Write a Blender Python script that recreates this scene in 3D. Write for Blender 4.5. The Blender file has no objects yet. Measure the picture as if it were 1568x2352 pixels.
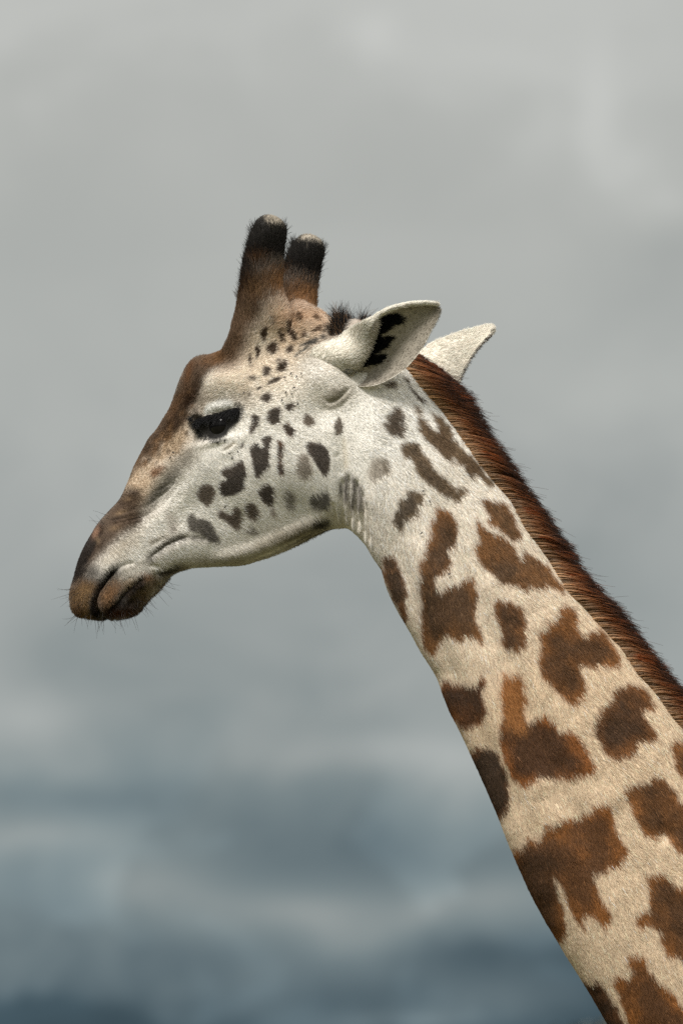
import bpy, math, random
import numpy as np
from mathutils import Vector, Matrix

rng = np.random.default_rng(11)
random.seed(11)
sc = bpy.context.scene
col = sc.collection

# ------------------------------------------------------------------ camera
# "px" below are pixels of the photograph scaled to 1568 x 2352; 1400 px = 1 m at the giraffe.
S = 1.0 / 1400.0
PITCH = math.radians(9.5)
DIST = 16.0
CAM = np.array([0.0, 0.0, 1.5])
FWD = np.array([0.0, math.cos(PITCH), math.sin(PITCH)])
UPV = np.array([0.0, -math.sin(PITCH), math.cos(PITCH)])
cam_d = bpy.data.cameras.new('camera')
cam = bpy.data.objects.new('camera', cam_d)
col.objects.link(cam)
cam.location = CAM
cam.rotation_euler = (math.radians(90) + PITCH, 0, 0)
cam_d.sensor_fit = 'VERTICAL'
cam_d.sensor_height = 36.0
cam_d.lens = 36.0 * DIST / (2352 * S)
cam_d.clip_start = 0.1
cam_d.clip_end = 6000
cam_d.dof.use_dof = True
cam_d.dof.focus_distance = DIST - 0.05
cam_d.dof.aperture_fstop = 10.0
sc.camera = cam

# ------------------------------------------------------------------ sky, sun, exposure
SUN_EL, SUN_AZ = math.radians(50), math.radians(204)      # azimuth clockwise from +Y: behind the camera, a little to its left
sun_dir = Vector((math.sin(SUN_AZ) * math.cos(SUN_EL), math.cos(SUN_AZ) * math.cos(SUN_EL), math.sin(SUN_EL)))
sd = bpy.data.lights.new('sun', 'SUN')
sd.energy = 1.5
sd.angle = math.radians(12)
sd.color = (1.0, 0.965, 0.91)
so = bpy.data.objects.new('sun', sd)
so.rotation_euler = sun_dir.to_track_quat('Z', 'Y').to_euler()
so.location = (0, 0, 30)
col.objects.link(so)

sc.view_settings.view_transform = 'Standard'
sc.view_settings.look = 'None'
EXPO = 1.15
sc.view_settings.exposure = EXPO
sc.view_settings.gamma = 1.0
sc.view_settings.use_curve_mapping = False
sc.cycles.max_bounces = 6
sc.cycles.diffuse_bounces = 3
sc.cycles.transparent_max_bounces = 4
sc.cycles_curves.shape = 'RIBBONS'
sc.cycles.use_denoising = False


def seen(r, g, b):
    """scene radiance that shows as this display colour at the set exposure"""
    return tuple(c / 2 ** EXPO for c in lin(r, g, b))


def lin(r, g, b, a=None):
    f = lambda c: (c / 255 / 12.92) if c / 255 <= 0.04045 else ((c / 255 + 0.055) / 1.055) ** 2.4
    t = (f(r), f(g), f(b))
    return t if a is None else t + (a,)


world = bpy.data.worlds.new('World')
sc.world = world
world.use_nodes = True
nt = world.node_tree
nt.nodes.clear()
N = nt.nodes.new


def link(a, b):
    nt.links.new(a, b)


def math_node(op, a, b=None, c=None):
    n = N('ShaderNodeMath')
    n.operation = op
    for i, v in enumerate((a, b, c)):
        if v is None:
            continue
        if isinstance(v, (int, float)):
            n.inputs[i].default_value = v
        else:
            link(v, n.inputs[i])
    return n.outputs[0]


tc = N('ShaderNodeTexCoord')
sep = N('ShaderNodeSeparateXYZ')
link(tc.outputs['Generated'], sep.inputs[0])
DX, DY, DZ = sep.outputs
# soft stratus: noise stretched along the horizon
mp = N('ShaderNodeMapping')
mp.inputs['Scale'].default_value = (36, 36, 54)
mp.inputs['Location'].default_value = (3.1, 0.7, 1.9)
link(tc.outputs['Generated'], mp.inputs['Vector'])
nz = N('ShaderNodeTexNoise')
nz.inputs['Scale'].default_value = 1.0
nz.inputs['Detail'].default_value = 5.0
nz.inputs['Roughness'].default_value = 0.55
nz.inputs['Distortion'].default_value = 0.35
link(mp.outputs[0], nz.inputs['Vector'])
nval = math_node('SUBTRACT', nz.outputs['Fac'], 0.5)
mp2 = N('ShaderNodeMapping')
mp2.inputs['Scale'].default_value = (14, 14, 19)
mp2.inputs['Location'].default_value = (7.3, 2.2, 5.5)
link(tc.outputs['Generated'], mp2.inputs['Vector'])
nz2 = N('ShaderNodeTexNoise')
nz2.inputs['Scale'].default_value = 1.0
nz2.inputs['Detail'].default_value = 3.0
nz2.inputs['Roughness'].default_value = 0.4
link(mp2.outputs[0], nz2.inputs['Vector'])
nval2 = math_node('SUBTRACT', nz2.outputs['Fac'], 0.5)

PXR = S / DIST                                   # one px as an angle


def sky_xz(X, Y):
    """direction of a px of the photograph: x and z of the unit vector"""
    d = FWD + UPV * (1176 - Y) * PXR + np.array([1.0, 0, 0]) * (X - 784) * PXR
    d = d / np.linalg.norm(d)
    return float(d[0]), float(d[2])


# banks of cloud: (X, Y, half width, half height, weight); + is paler, - is darker
BANKS = [
    (700, 2080, 170, 50, .62), (830, 2140, 120, 50, .38), (1130, 2065, 200, 60, .66), (1000, 2110, 110, 45, .35),
    (330, 2020, 170, 60, .40), (120, 1930, 200, 50, .42), (480, 2090, 120, 60, .30),
    (850, 1730, 320, 55, .42), (1000, 1700, 150, 40, .18), (60, 1640, 150, 60, .30),
    (740, 1920, 460, 90, -.30), (900, 1970, 160, 60, -.08), (60, 1830, 220, 60, -.34), (330, 1830, 200, 50, -.25),
    (80, 2350, 430, 75, -.75), (1080, 2300, 280, 55, .45), (950, 2290, 260, 45, -.25), (180, 2200, 300, 60, -.10), (1150, 2180, 200, 35, -.12),
    (960, 2345, 200, 16, .25), (860, 90, 60, 55, .5), (1370, 250, 45, 110, .5), (1440, 400, 90, 80, .55), (1530, 480, 70, 50, .6),
    (40, 380, 300, 420, -.45), (1500, 640, 220, 130, -.35), (1100, 150, 420, 200, .3), (1450, 1250, 260, 300, -.10),
]
acc = None
for (bx, by, rx, ry, wgt) in BANKS:
    cx, cz = sky_xz(bx, by)
    a = math_node('MULTIPLY', math_node('SUBTRACT', DX, cx), 1.0 / (rx * PXR))
    # the noise bends each bank's edge
    b = math_node('MULTIPLY_ADD', math_node('SUBTRACT', DZ, cz), 1.0 / (ry * PXR), math_node('MULTIPLY', nval, 2.6))
    r2 = math_node('ADD', math_node('MULTIPLY', a, a), math_node('MULTIPLY', b, b))
    e = math_node('MULTIPLY', math_node('POWER', 2.718, math_node('MULTIPLY', r2, -1.0)), wgt)
    acc = e if acc is None else math_node('ADD', acc, e)

hz = math_node('ADD', DZ, math_node('MULTIPLY', nval, 0.046))
hz = math_node('ADD', hz, math_node('MULTIPLY', nval2, 0.040))
hz = math_node('MULTIPLY_ADD', acc, 0.030, hz)
ramp = N('ShaderNodeValToRGB')
ramp.color_ramp.interpolation = 'B_SPLINE'
zs = lambda Y: sky_xz(784, Y)[1]
stops = [(0.0, seen(46, 60, 68)), (zs(2520), seen(58, 78, 88)), (zs(2300), seen(97, 113, 120)), (zs(2080), seen(117, 131, 135)),
         (zs(1850), seen(128, 140, 142)), (zs(1600), seen(147, 154, 153)), (zs(1250), seen(166, 170, 168)), (zs(850), seen(178, 181, 177)),
         (zs(450), seen(178, 180, 176)), (zs(0), seen(180, 182, 178)), (0.32, seen(206, 206, 203)), (1.0, (1.0, 0.99, 0.97))]
el = ramp.color_ramp.elements
el[0].position, el[0].color = stops[0][0], stops[0][1] + (1,)
el[1].position, el[1].color = stops[-1][0], stops[-1][1] + (1,)
for p_, c_ in stops[1:-1]:
    e_ = el.new(min(1, max(0, p_)))
    e_.color = c_ + (1,)
link(hz, ramp.inputs['Fac'])
nish = N('ShaderNodeTexSky')
nish.sky_type = 'NISHITA'
nish.sun_disc = False
nish.sun_elevation = SUN_EL
nish.sun_rotation = SUN_AZ
nish.air_density = 1.0
# the clear sky above reaches the eye through the cloud deck as a faint tint
nm = N('ShaderNodeMixRGB')
nm.blend_type = 'ADD'
nm.inputs['Fac'].default_value = 1.0
nsc = N('ShaderNodeMixRGB')
nsc.blend_type = 'MULTIPLY'
nsc.inputs['Fac'].default_value = 1.0
nsc.inputs['Color2'].default_value = (0.0008, 0.0008, 0.0008, 1)
mott = N('ShaderNodeMixRGB')
mott.blend_type = 'MULTIPLY'
mott.inputs['Fac'].default_value = 1.0
link(ramp.outputs[0], mott.inputs['Color1'])
# billows: paler heads of cloud with firmer upper edges, low over the horizon
mp3 = N('ShaderNodeMapping')
mp3.inputs['Scale'].default_value = (50, 50, 76)
mp3.inputs['Location'].default_value = (1.7, 4.4, 0.35)
link(tc.outputs['Generated'], mp3.inputs['Vector'])
nz3 = N('ShaderNodeTexNoise')
nz3.inputs['Scale'].default_value = 1.0
nz3.inputs['Detail'].default_value = 6.0
nz3.inputs['Roughness'].default_value = 0.5
nz3.inputs['Distortion'].default_value = 0.6
link(mp3.outputs[0], nz3.inputs['Vector'])
bil = N('ShaderNodeMapRange')
bil.interpolation_type = 'SMOOTHSTEP'
bil.inputs['From Min'].default_value = 0.46
bil.inputs['From Max'].default_value = 0.60
link(nz3.outputs['Fac'], bil.inputs['Value'])
low = N('ShaderNodeMapRange')
low.interpolation_type = 'SMOOTHSTEP'
low.inputs['From Min'].default_value = zs(1500)
low.inputs['From Max'].default_value = zs(2150)
link(DZ, low.inputs['Value'])
bilm = math_node('MULTIPLY', math_node('MULTIPLY', math_node('SUBTRACT', bil.outputs[0], 0.45), low.outputs[0]), 0.25)
mv = math_node('ADD', math_node('MULTIPLY_ADD', nval2, 0.34, 1.0), math_node('MULTIPLY', nval, 0.20))
mv = math_node('ADD', mv, bilm)
mv = math_node('MULTIPLY_ADD', acc, 0.16, mv)
link(mv, mott.inputs['Color2'])
link(nish.outputs[0], nsc.inputs['Color1'])
link(mott.outputs[0], nm.inputs['Color1'])
link(nsc.outputs[0], nm.inputs['Color2'])
bg = N('ShaderNodeBackground')
bg.inputs['Strength'].default_value = 1.0
link(nm.outputs[0], bg.inputs['Color'])
wo = N('ShaderNodeOutputWorld')
link(bg.outputs[0], wo.inputs['Surface'])
try:
    world.cycles.sampling_method = 'MANUAL'
    world.cycles.sample_map_resolution = 1024
except Exception:
    pass

# ------------------------------------------------------------------ helpers for meshes and placement
def to_world(u, v, w):
    """px across, px down, px away from the camera -> metres in the world (a rigid placement)"""
    u, v, w = np.broadcast_arrays(np.asarray(u, float), np.asarray(v, float), np.asarray(w, float))
    return (CAM + (DIST + w[..., None] * S) * FWD + ((u - 784) * S)[..., None] * np.array([1.0, 0, 0])
            + ((1176 - v) * S)[..., None] * UPV)


# zoom windows of the photograph used for tracing: origin and scale into px
ZW = {1: (200, 1250, 800), 2: (200, 1700, 600), 3: (750, 750, 600), 4: (1050, 1050, 800), 5: (650, 1350, 600),
      6: (1200, 1500, 800), 7: (1500, 2100, 1000), 8: (1500, 2750, 1000), 9: (200, 1760, 550), 0: None}


def zp(tag, pts):
    pts = np.asarray(pts, float).reshape(-1, 2)
    if tag == 0:
        return pts
    x0, y0, s = ZW[tag]
    return np.stack([(x0 + pts[:, 0] * s / 1568) * .6272, (y0 + pts[:, 1] * s / 1568) * .6272], 1)


def zz(*segs):
    return np.concatenate([zp(t, p) for t, p in segs])


# ------------------------------------------------------------------ coat map: pigment, relief and hair length laid out on the animal's side
CX0, CY0, CW, CH = 0, 350, 2500, 2550
PIG = np.zeros((CH, CW, 3), np.float32)
REL = np.zeros((CH, CW), np.float32)


def box_blur(a, r, it=2):
    r = int(max(1, r))
    for _ in range(it):
        for ax in (0, 1):
            p = np.pad(a, [(r + 1, r) if k == ax else (0, 0) for k in range(a.ndim)], mode='edge')
            c = np.cumsum(p, axis=ax, dtype=np.float64)
            n = a.shape[ax]
            hi = np.take(c, np.arange(2 * r + 1, 2 * r + 1 + n), axis=ax)
            lo = np.take(c, np.arange(0, n), axis=ax)
            a = ((hi - lo) / (2 * r + 1)).astype(np.float32)
    return a


def smooth_noise(h, w, cell, seed):
    r = np.random.default_rng(seed)
    gh, gw = int(h / cell) + 4, int(w / cell) + 4
    g = r.standard_normal((gh, gw)).astype(np.float32)
    y = np.arange(h) / cell
    x = np.arange(w) / cell
    yi, xi = y.astype(int), x.astype(int)
    fy, fx = (y - yi)[:, None], (x - xi)[None, :]
    fy, fx = fy * fy * (3 - 2 * fy), fx * fx * (3 - 2 * fx)
    a, b = g[yi][:, xi], g[yi][:, xi + 1]
    c, d = g[yi + 1][:, xi], g[yi + 1][:, xi + 1]
    return ((a * (1 - fx) + b * fx) * (1 - fy) + (c * (1 - fx) + d * fx) * fy).astype(np.float32)


WARPX = smooth_noise(CH, CW, 16, 1) * 2.0 + smooth_noise(CH, CW, 7, 2) * 2.6
WARPY = smooth_noise(CH, CW, 16, 3) * 2.0 + smooth_noise(CH, CW, 7, 4) * 2.6
MOTT = smooth_noise(CH, CW, 40, 5) * .6 + smooth_noise(CH, CW, 14, 6) * .4


def window(pts, pad):
    x0 = int(max(0, pts[:, 0].min() - pad - CX0)); x1 = int(min(CW, pts[:, 0].max() + pad - CX0))
    y0 = int(max(0, pts[:, 1].min() - pad - CY0)); y1 = int(min(CH, pts[:, 1].max() + pad - CY0))
    return x0, x1, y0, y1


def poly_mask(pts, feather, warp=1.0):
    x0, x1, y0, y1 = window(pts, 3 * feather + 12)
    if x1 <= x0 + 2 or y1 <= y0 + 2:
        return None
    gy, gx = np.mgrid[y0:y1, x0:x1].astype(np.float32)
    gx = gx + CX0 + WARPX[y0:y1, x0:x1] * warp
    gy = gy + CY0 + WARPY[y0:y1, x0:x1] * warp
    ins = np.zeros(gx.shape, bool)
    n = len(pts)
    for i in range(n):
        xa, ya = pts[i]; xb, yb = pts[(i + 1) % n]
        if ya == yb:
            continue
        c = ((ya > gy) != (yb > gy)) & (gx < (xb - xa) * (gy - ya) / (yb - ya) + xa)
        ins ^= c
    m = ins.astype(np.float32)
    return (x0, x1, y0, y1), box_blur(m, feather)


def rounded(pts, it=1):
    for _ in range(it):                               # Chaikin
        q = np.roll(pts, -1, 0)
        pts = np.stack([.75 * pts + .25 * q, .25 * pts + .75 * q], 1).reshape(-1, 2)
    return pts


def paint(pts, rgb, feather=2.0, alpha=1.0, core=None, core_r=14, warp=1.0, rnd=1):
    """lay a patch of pigment; core = pigment towards the patch's middle"""
    pts = rounded(np.asarray(pts, float), rnd)
    r = poly_mask(pts, feather, warp)
    if r is None:
        return
    (x0, x1, y0, y1), m = r
    c = np.asarray(lin(*rgb), np.float32)
    if core is not None:
        big = box_blur(m, core_r)
        t = np.clip((big - .45) / .5 + MOTT[y0:y1, x0:x1] * .5, 0, 1)[..., None]
        c = c * (1 - t) + np.asarray(lin(*core), np.float32) * t
    a = (m * alpha)[..., None]
    PIG[y0:y1, x0:x1] = PIG[y0:y1, x0:x1] * (1 - a) + c * a


def seg_dist(pts, pad):
    x0, x1, y0, y1 = window(pts, pad)
    gy, gx = np.mgrid[y0:y1, x0:x1].astype(np.float32)
    gx += CX0; gy += CY0
    best = np.full(gx.shape, 1e9, np.float32); tt = np.zeros(gx.shape, np.float32)
    L = np.r_[0, np.cumsum(np.hypot(*np.diff(pts, axis=0).T))]
    for i in range(len(pts) - 1):
        ax, ay = pts[i]; bx, by = pts[i + 1]
        dx, dy = bx - ax, by - ay
        l2 = dx * dx + dy * dy + 1e-9
        t = np.clip(((gx - ax) * dx + (gy - ay) * dy) / l2, 0, 1)
        d = np.hypot(gx - ax - t * dx, gy - ay - t * dy)
        k = d < best
        best = np.where(k, d, best)
        tt = np.where(k, (L[i] + t * (L[i + 1] - L[i])) / L[-1], tt)
    return (x0, x1, y0, y1), best, tt


def smooth_line(pts, it=2):
    pts = np.asarray(pts, float)
    for _ in range(it):
        a = .75 * pts[:-1] + .25 * pts[1:]
        b = .25 * pts[:-1] + .75 * pts[1:]
        pts = np.concatenate([pts[:1], np.stack([a, b], 1).reshape(-1, 2), pts[-1:]])
    return pts


def stroke(pts, rgb, width, alpha=1.0):
    (x0, x1, y0, y1), d, t = seg_dist(smooth_line(pts), width * 3 + 4)
    a = (np.exp(-(d / width) ** 2) * alpha * np.clip(np.minimum(t, 1 - t) * 8 + .25, 0, 1))[..., None]
    PIG[y0:y1, x0:x1] = PIG[y0:y1, x0:x1] * (1 - a) + np.asarray(lin(*rgb), np.float32) * a


def fold(pts, width, amp, taper=6.0, k=.62):
    """raise (+) or sink (-) the skin along a line, amp in px"""
    (x0, x1, y0, y1), d, t = seg_dist(smooth_line(pts), width * 3 + 4)
    REL[y0:y1, x0:x1] += k * amp * np.exp(-(d / width) ** 2) * np.clip(np.minimum(t, 1 - t) * taper, 0, 1)


def bump(x, y, rx, ry, amp, rot=0.0):
    R = max(rx, ry) * 2.6
    x0, x1, y0, y1 = window(np.array([[x - R, y - R], [x + R, y + R]]), 0)
    gy, gx = np.mgrid[y0:y1, x0:x1].astype(np.float32)
    gx += CX0 - x; gy += CY0 - y
    c, s = math.cos(math.radians(rot)), math.sin(math.radians(rot))
    a, b = (gx * c + gy * s) / rx, (-gx * s + gy * c) / ry
    REL[y0:y1, x0:x1] += amp * np.exp(-(a * a + b * b))


def tint(x, y, rx, ry, rgb, alpha, rot=0.0):
    R = max(rx, ry) * 2.4
    x0, x1, y0, y1 = window(np.array([[x - R, y - R], [x + R, y + R]]), 0)
    gy, gx = np.mgrid[y0:y1, x0:x1].astype(np.float32)
    gx += CX0 - x; gy += CY0 - y
    c, s = math.cos(math.radians(rot)), math.sin(math.radians(rot))
    a, b = (gx * c + gy * s) / rx, (-gx * s + gy * c) / ry
    k = (alpha * np.clip(np.exp(-(a * a + b * b)) * (1 + .35 * MOTT[y0:y1, x0:x1]), 0, 1))[..., None]
    PIG[y0:y1, x0:x1] = PIG[y0:y1, x0:x1] * (1 - k) + np.asarray(lin(*rgb), np.float32) * k


def sample(img, x, y):
    fx = np.clip(x - CX0, 0, CW - 1.001); fy = np.clip(y - CY0, 0, CH - 1.001)
    xi, yi = fx.astype(int), fy.astype(int)
    xi = np.minimum(xi, CW - 2); yi = np.minimum(yi, CH - 2)
    ax, ay = fx - xi, fy - yi
    if img.ndim == 3:
        ax, ay = ax[:, None], ay[:, None]
    return (img[yi, xi] * (1 - ax) * (1 - ay) + img[yi, xi + 1] * ax * (1 - ay)
            + img[yi + 1, xi] * (1 - ax) * ay + img[yi + 1, xi + 1] * ax * ay)


# ---- ground colour of the coat: white head, cream neck
gy, gx = np.mgrid[0:CH, 0:CW].astype(np.float32)
gx += CX0; gy += CY0
tneck = (np.clip(((gx - 830) * .55 + (gy - 1080) * .83) / 620, 0, 1) ** .8)[..., None]
WHITE, CREAM = np.array(lin(246, 241, 232)), np.array(lin(226, 204, 176))
PIG[:] = WHITE * (1 - tneck) + CREAM * tneck
PIG *= (1 + .025 * MOTT)[..., None]
del gy, gx, tneck

# ---- head: large tints
tint(560, 860, 120, 70, (232, 216, 194), .55)                      # warm brow
tint(600, 830, 120, 90, (230, 212, 188), .35)
tint(690, 760, 110, 80, (216, 184, 146), .6)                     # tan bump behind the horns
tint(690, 725, 60, 40, (204, 158, 112), .6)
tint(330, 1090, 120, 42, (204, 180, 152), .85, -50)                # tan stripe along the nose
tint(400, 1010, 90, 32, (190, 166, 138), .85, -42)
tint(300, 1130, 60, 40, (208, 184, 156), .8, -55)
tint(620, 1240, 120, 24, (150, 138, 112), .55, -18)               # olive fur under the jaw, with the jaw's shade painted into it
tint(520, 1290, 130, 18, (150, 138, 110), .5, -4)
tint(700, 1222, 60, 22, (112, 100, 74), .7, -22)  # deepest part: painted shade over olive pigment
tint(440, 880, 0.1, 0.1, (0, 0, 0), 0)
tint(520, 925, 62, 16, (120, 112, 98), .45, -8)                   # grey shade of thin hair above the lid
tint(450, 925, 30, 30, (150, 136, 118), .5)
BR, BRD = (112, 78, 48), (74, 52, 36)
# brown forehead and bridge of the nose
paint(zz((1, [(860, 330), (885, 240), (920, 160), (1030, 65), (1130, 45), (1220, 85), (1190, 165), (1110, 210), (1070, 260), (1060, 320), (1015, 400),
              (980, 470), (965, 520), (970, 560), (930, 600), (880, 645), (790, 720), (700, 795), (620, 850), (555, 950), (520, 1000), (440, 1000), (520, 840), (560, 740), (640, 640), (790, 450), (840, 370)])),
      (114, 90, 68), 5, .95, (92, 71, 53), 10)
paint(zz((1, [(985, 300), (1030, 230), (1060, 260), (1020, 340), (960, 480), (930, 540), (900, 560), (930, 440)])), (60, 42, 30), 6, .8)
paint(zz((1, [(840, 520), (880, 480), (900, 560), (820, 640), (760, 700), (770, 640)])), (66, 46, 32), 6, .55)
tint(*zp(1, [(1090, 150)])[0], 26, 12, (126, 92, 62), .6, -20)
tint(*zp(1, [(950, 260)])[0], 9, 26, (128, 84, 48), .6, 10)
tint(*zp(1, [(860, 470)])[0], 10, 36, (134, 94, 58), .5, 32)
paint(zz((1, [(680, 925), (720, 900), (790, 890), (780, 930), (710, 995), (668, 970)])), (124, 82, 48), 4, .85)
tint(*zp(1, [(945, 660)])[0], 6, 5, (80, 56, 36), .8)
# grey hollow of the cheek
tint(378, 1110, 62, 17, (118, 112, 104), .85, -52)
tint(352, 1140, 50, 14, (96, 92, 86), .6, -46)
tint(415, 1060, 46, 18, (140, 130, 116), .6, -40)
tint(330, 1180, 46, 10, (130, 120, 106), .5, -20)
# dark muzzle
MZ = (92, 74, 58)
paint(zz((2, [(650, 250), (720, 240), (780, 225), (830, 290), (810, 370), (770, 430), (830, 490), (760, 560), (660, 650), (590, 720), (480, 810), (390, 905),
              (330, 970), (260, 1090), (150, 1140), (140, 1000), (180, 860), (240, 740), (280, 640), (370, 520), (410, 460), (490, 380), (570, 280)])), MZ, 9, .93, (70, 56, 44), 12)
paint(zz((2, [(600, 400), (690, 300), (740, 290), (720, 360), (640, 440), (560, 480)])), (58, 44, 34), 5, .7)
paint(zz((2, [(520, 560), (660, 520), (780, 500), (740, 560), (640, 600), (520, 640)])), (62, 48, 38), 5, .6)
tint(*zp(2, [(600, 800)])[0], 60, 22, (168, 154, 130), .6, -42)
tint(*zp(2, [(330, 1060)])[0], 20, 22, (96, 92, 88), .8)
# nostril and dark nose leather
paint(zz((2, [(430, 560), (455, 620), (420, 720), (380, 790), (340, 880), (280, 960), (245, 1060), (215, 1120), (150, 1080), (160, 980), (200, 860), (260, 760), (300, 680), (390, 590)])), (48, 38, 32), 3, .8)
stroke(zz((2, [(440, 590), (410, 690), (350, 800), (310, 880), (240, 1010), (220, 1080)])), (18, 14, 12), 4.0, .9)
tint(*zp(2, [(370, 640)])[0], 9, 14, (150, 116, 92), .8, 20)
paint(zz((2, [(100, 1060), (270, 1060), (340, 1160), (250, 1260), (80, 1260)])), (98, 76, 56), 7, .9)
# lips: rusty fur, dark clefts
paint(zz((2, [(180, 1180), (240, 1120), (330, 1100), (420, 1080), (480, 1080), (430, 1160), (370, 1230), (340, 1330), (360, 1420), (440, 1480), (340, 1580), (180, 1530), (90, 1380), (90, 1280), (130, 1180)])), (96, 74, 50), 6, .92, (122, 96, 64), 9)
paint(zz((2, [(470, 1120), (560, 1060), (640, 1090), (720, 1080), (660, 1170), (600, 1260), (540, 1350), (600, 1400), (760, 1330), (860, 1260), (900, 1240), (840, 1370), (720, 1470), (560, 1490), (470, 1470), (420, 1400), (400, 1280)])), (98, 70, 42), 6, .92, (112, 80, 48), 8)
paint(zz((2, [(620, 1100), (760, 1060), (880, 1010), (960, 1040), (1000, 1120), (960, 1200), (900, 1260), (800, 1330), (700, 1340), (640, 1240)])), (134, 112, 80), 6, .9)
paint(zz((2, [(1000, 1010), (1120, 1000), (1230, 950), (1260, 1000), (1120, 1060), (1040, 1130), (980, 1200), (960, 1120)])), (124, 106, 80), 6, .7)
stroke(zz((2, [(600, 985), (520, 1060), (440, 1140), (385, 1230), (355, 1330), (385, 1420), (440, 1480)])), (18, 12, 9), 12, .92)
stroke(zz((2, [(370, 1250), (350, 1340), (390, 1440)])), (14, 10, 8), 10, .9)
stroke(zz((2, [(860, 1060), (760, 1140), (660, 1230), (600, 1310), (480, 1400), (440, 1440)])), (34, 20, 11), 9, .9)
stroke(zz((2, [(850, 1220), (760, 1260), (690, 1330), (600, 1400), (500, 1420)])), (30, 18, 11), 12, .85)
stroke(zz((2, [(840, 1140), (800, 1190), (740, 1220)])), (44, 30, 20), 5, .8)
tint(*zp(2, [(640, 1420)])[0], 34, 10, (96, 52, 22), .8, -14)
paint(zz((2, [(440, 1400), (600, 1330), (760, 1255), (870, 1220), (840, 1350), (720, 1470), (560, 1510), (440, 1500)])), (54, 34, 20), 7, .7)
paint(zz((2, [(150, 1380), (240, 1430), (330, 1400), (380, 1480), (300, 1540), (180, 1520)])), (66, 46, 28), 7, .6)
tint(*zp(2, [(870, 1060)])[0], 12, 8, (170, 110, 64), .6)
stroke(zz((2, [(960, 1040), (1050, 1040), (1160, 1000)])), (52, 42, 32), 5, .75)
stroke(zz((9, [(930, 850), (1010, 760), (1110, 680), (1230, 615), (1380, 580)])), (78, 70, 58), 9, .85)
stroke(zz((9, [(960, 650), (1060, 600), (1180, 570)])), (140, 128, 108), 6, .5)
stroke(zz((2, [(1280, 700), (1400, 700), (1500, 740)])), (96, 88, 78), 8, .6)
tint(*zp(2, [(1120, 600)])[0], 12, 18, (120, 104, 88), .6)
tint(*zp(2, [(1090, 500)])[0], 10, 12, (140, 124, 108), .5)

# muzzle in detail
paint(zz((9, [(700, 90), (860, 70), (905, 200), (860, 330), (890, 400), (770, 480), (650, 600), (520, 700), (420, 800), (330, 900), (280, 1040), (200, 1070), (230, 850), (310, 640), (400, 480), (500, 350), (600, 220)])), (84, 66, 50), 9, .7)
paint(zz((9, [(495, 450), (440, 640), (375, 745), (325, 850), (262, 980), (240, 1055), (150, 1070), (170, 900), (230, 740), (310, 590), (380, 500), (450, 420)])), (36, 30, 26), 3, .92)
tint(*zp(9, [(412, 540)])[0], 7, 13, (158, 122, 98), .9, 25)
for (x_, y_, rx_, ry_) in [(810, 130, 15, 9), (700, 235, 15, 8), (760, 300, 12, 6), (620, 400, 22, 6), (820, 400, 18, 6), (560, 560, 12, 10), (470, 700, 10, 12), (520, 640, 12, 8)]:
    tint(*zp(9, [(x_, y_)])[0], rx_, ry_, (46, 35, 27), .6, -20)
for (x_, y_, rx_, ry_) in [(680, 330, 14, 5), (600, 500, 14, 6), (740, 190, 10, 5), (430, 620, 5, 8)]:
    tint(*zp(9, [(x_, y_)])[0], rx_, ry_, (140, 116, 88), .5, -20)
tint(*zp(9, [(380, 950)])[0], 18, 16, (112, 106, 98), .75)
tint(*zp(9, [(730, 950)])[0], 34, 14, (160, 152, 136), .75, -30)
paint(zz((9, [(220, 1090), (320, 1060), (430, 1085), (400, 1160), (355, 1250), (340, 1370), (390, 1450), (330, 1510), (190, 1450), (120, 1300), (140, 1180)])), (106, 82, 56), 5, .9, (128, 102, 70), 8)
tint(*zp(9, [(215, 1330)])[0], 10, 22, (96, 62, 34), .6)
stroke(zz((9, [(660, 890), (570, 970), (490, 1070), (430, 1170), (395, 1280), (405, 1380), (470, 1440)])), (12, 9, 7), 11, .95)
tint(*zp(9, [(560, 1170)])[0], 26, 18, (128, 92, 54), .7, -45)
tint(*zp(9, [(490, 1270)])[0], 14, 12, (126, 94, 60), .7)
stroke(zz((9, [(960, 1030), (860, 1080), (760, 1160), (680, 1250), (580, 1330), (480, 1400)])), (22, 14, 9), 9, .92)
tint(*zp(9, [(800, 1250)])[0], 24, 14, (24, 16, 11), .85, -30)
tint(*zp(9, [(880, 1170)])[0], 22, 7, (150, 128, 96), .6, -30)
tint(*zp(9, [(960, 1250)])[0], 14, 16, (134, 106, 70), .6, -40)
tint(*zp(9, [(700, 1390)])[0], 44, 10, (92, 50, 22), .7, -8)
stroke(zz((9, [(1040, 960), (1140, 950), (1270, 890)])), (46, 37, 28), 6, .8)
# mottled bridge of the nose and forehead
for k_ in range(46):
    t_ = rng.random()
    x_ = np.interp(t_, [0, .35, .6, 1], [600, 780, 900, 1080]) + rng.normal(0, 40)
    y_ = np.interp(t_, [0, .35, .6, 1], [850, 670, 500, 190]) + rng.normal(0, 40) + 40
    if x_ < 990:
        tint(*zp(1, [(x_, y_)])[0], rng.uniform(3, 8), rng.uniform(6, 15), [(52, 38, 28), (150, 116, 82), (60, 42, 30)][k_ % 3], .5, 35 + rng.normal(0, 15))

# ---- spots of the face: dark grey-brown
FS, FC = (84, 70, 58), (58, 46, 37)


def spots(tag, lst, rgb=FS, core=FC, alpha=.95, f=1.6, cr=7):
    for p in lst:
        p = np.asarray(p, float)
        p = p.mean(0) + (p - p.mean(0)) * (1.28 if tag == 3 else 1.06)
        paint(zp(tag, p), [c * .93 for c in rgb], f, alpha, [c * .93 for c in core], cr, warp=.5)


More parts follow.
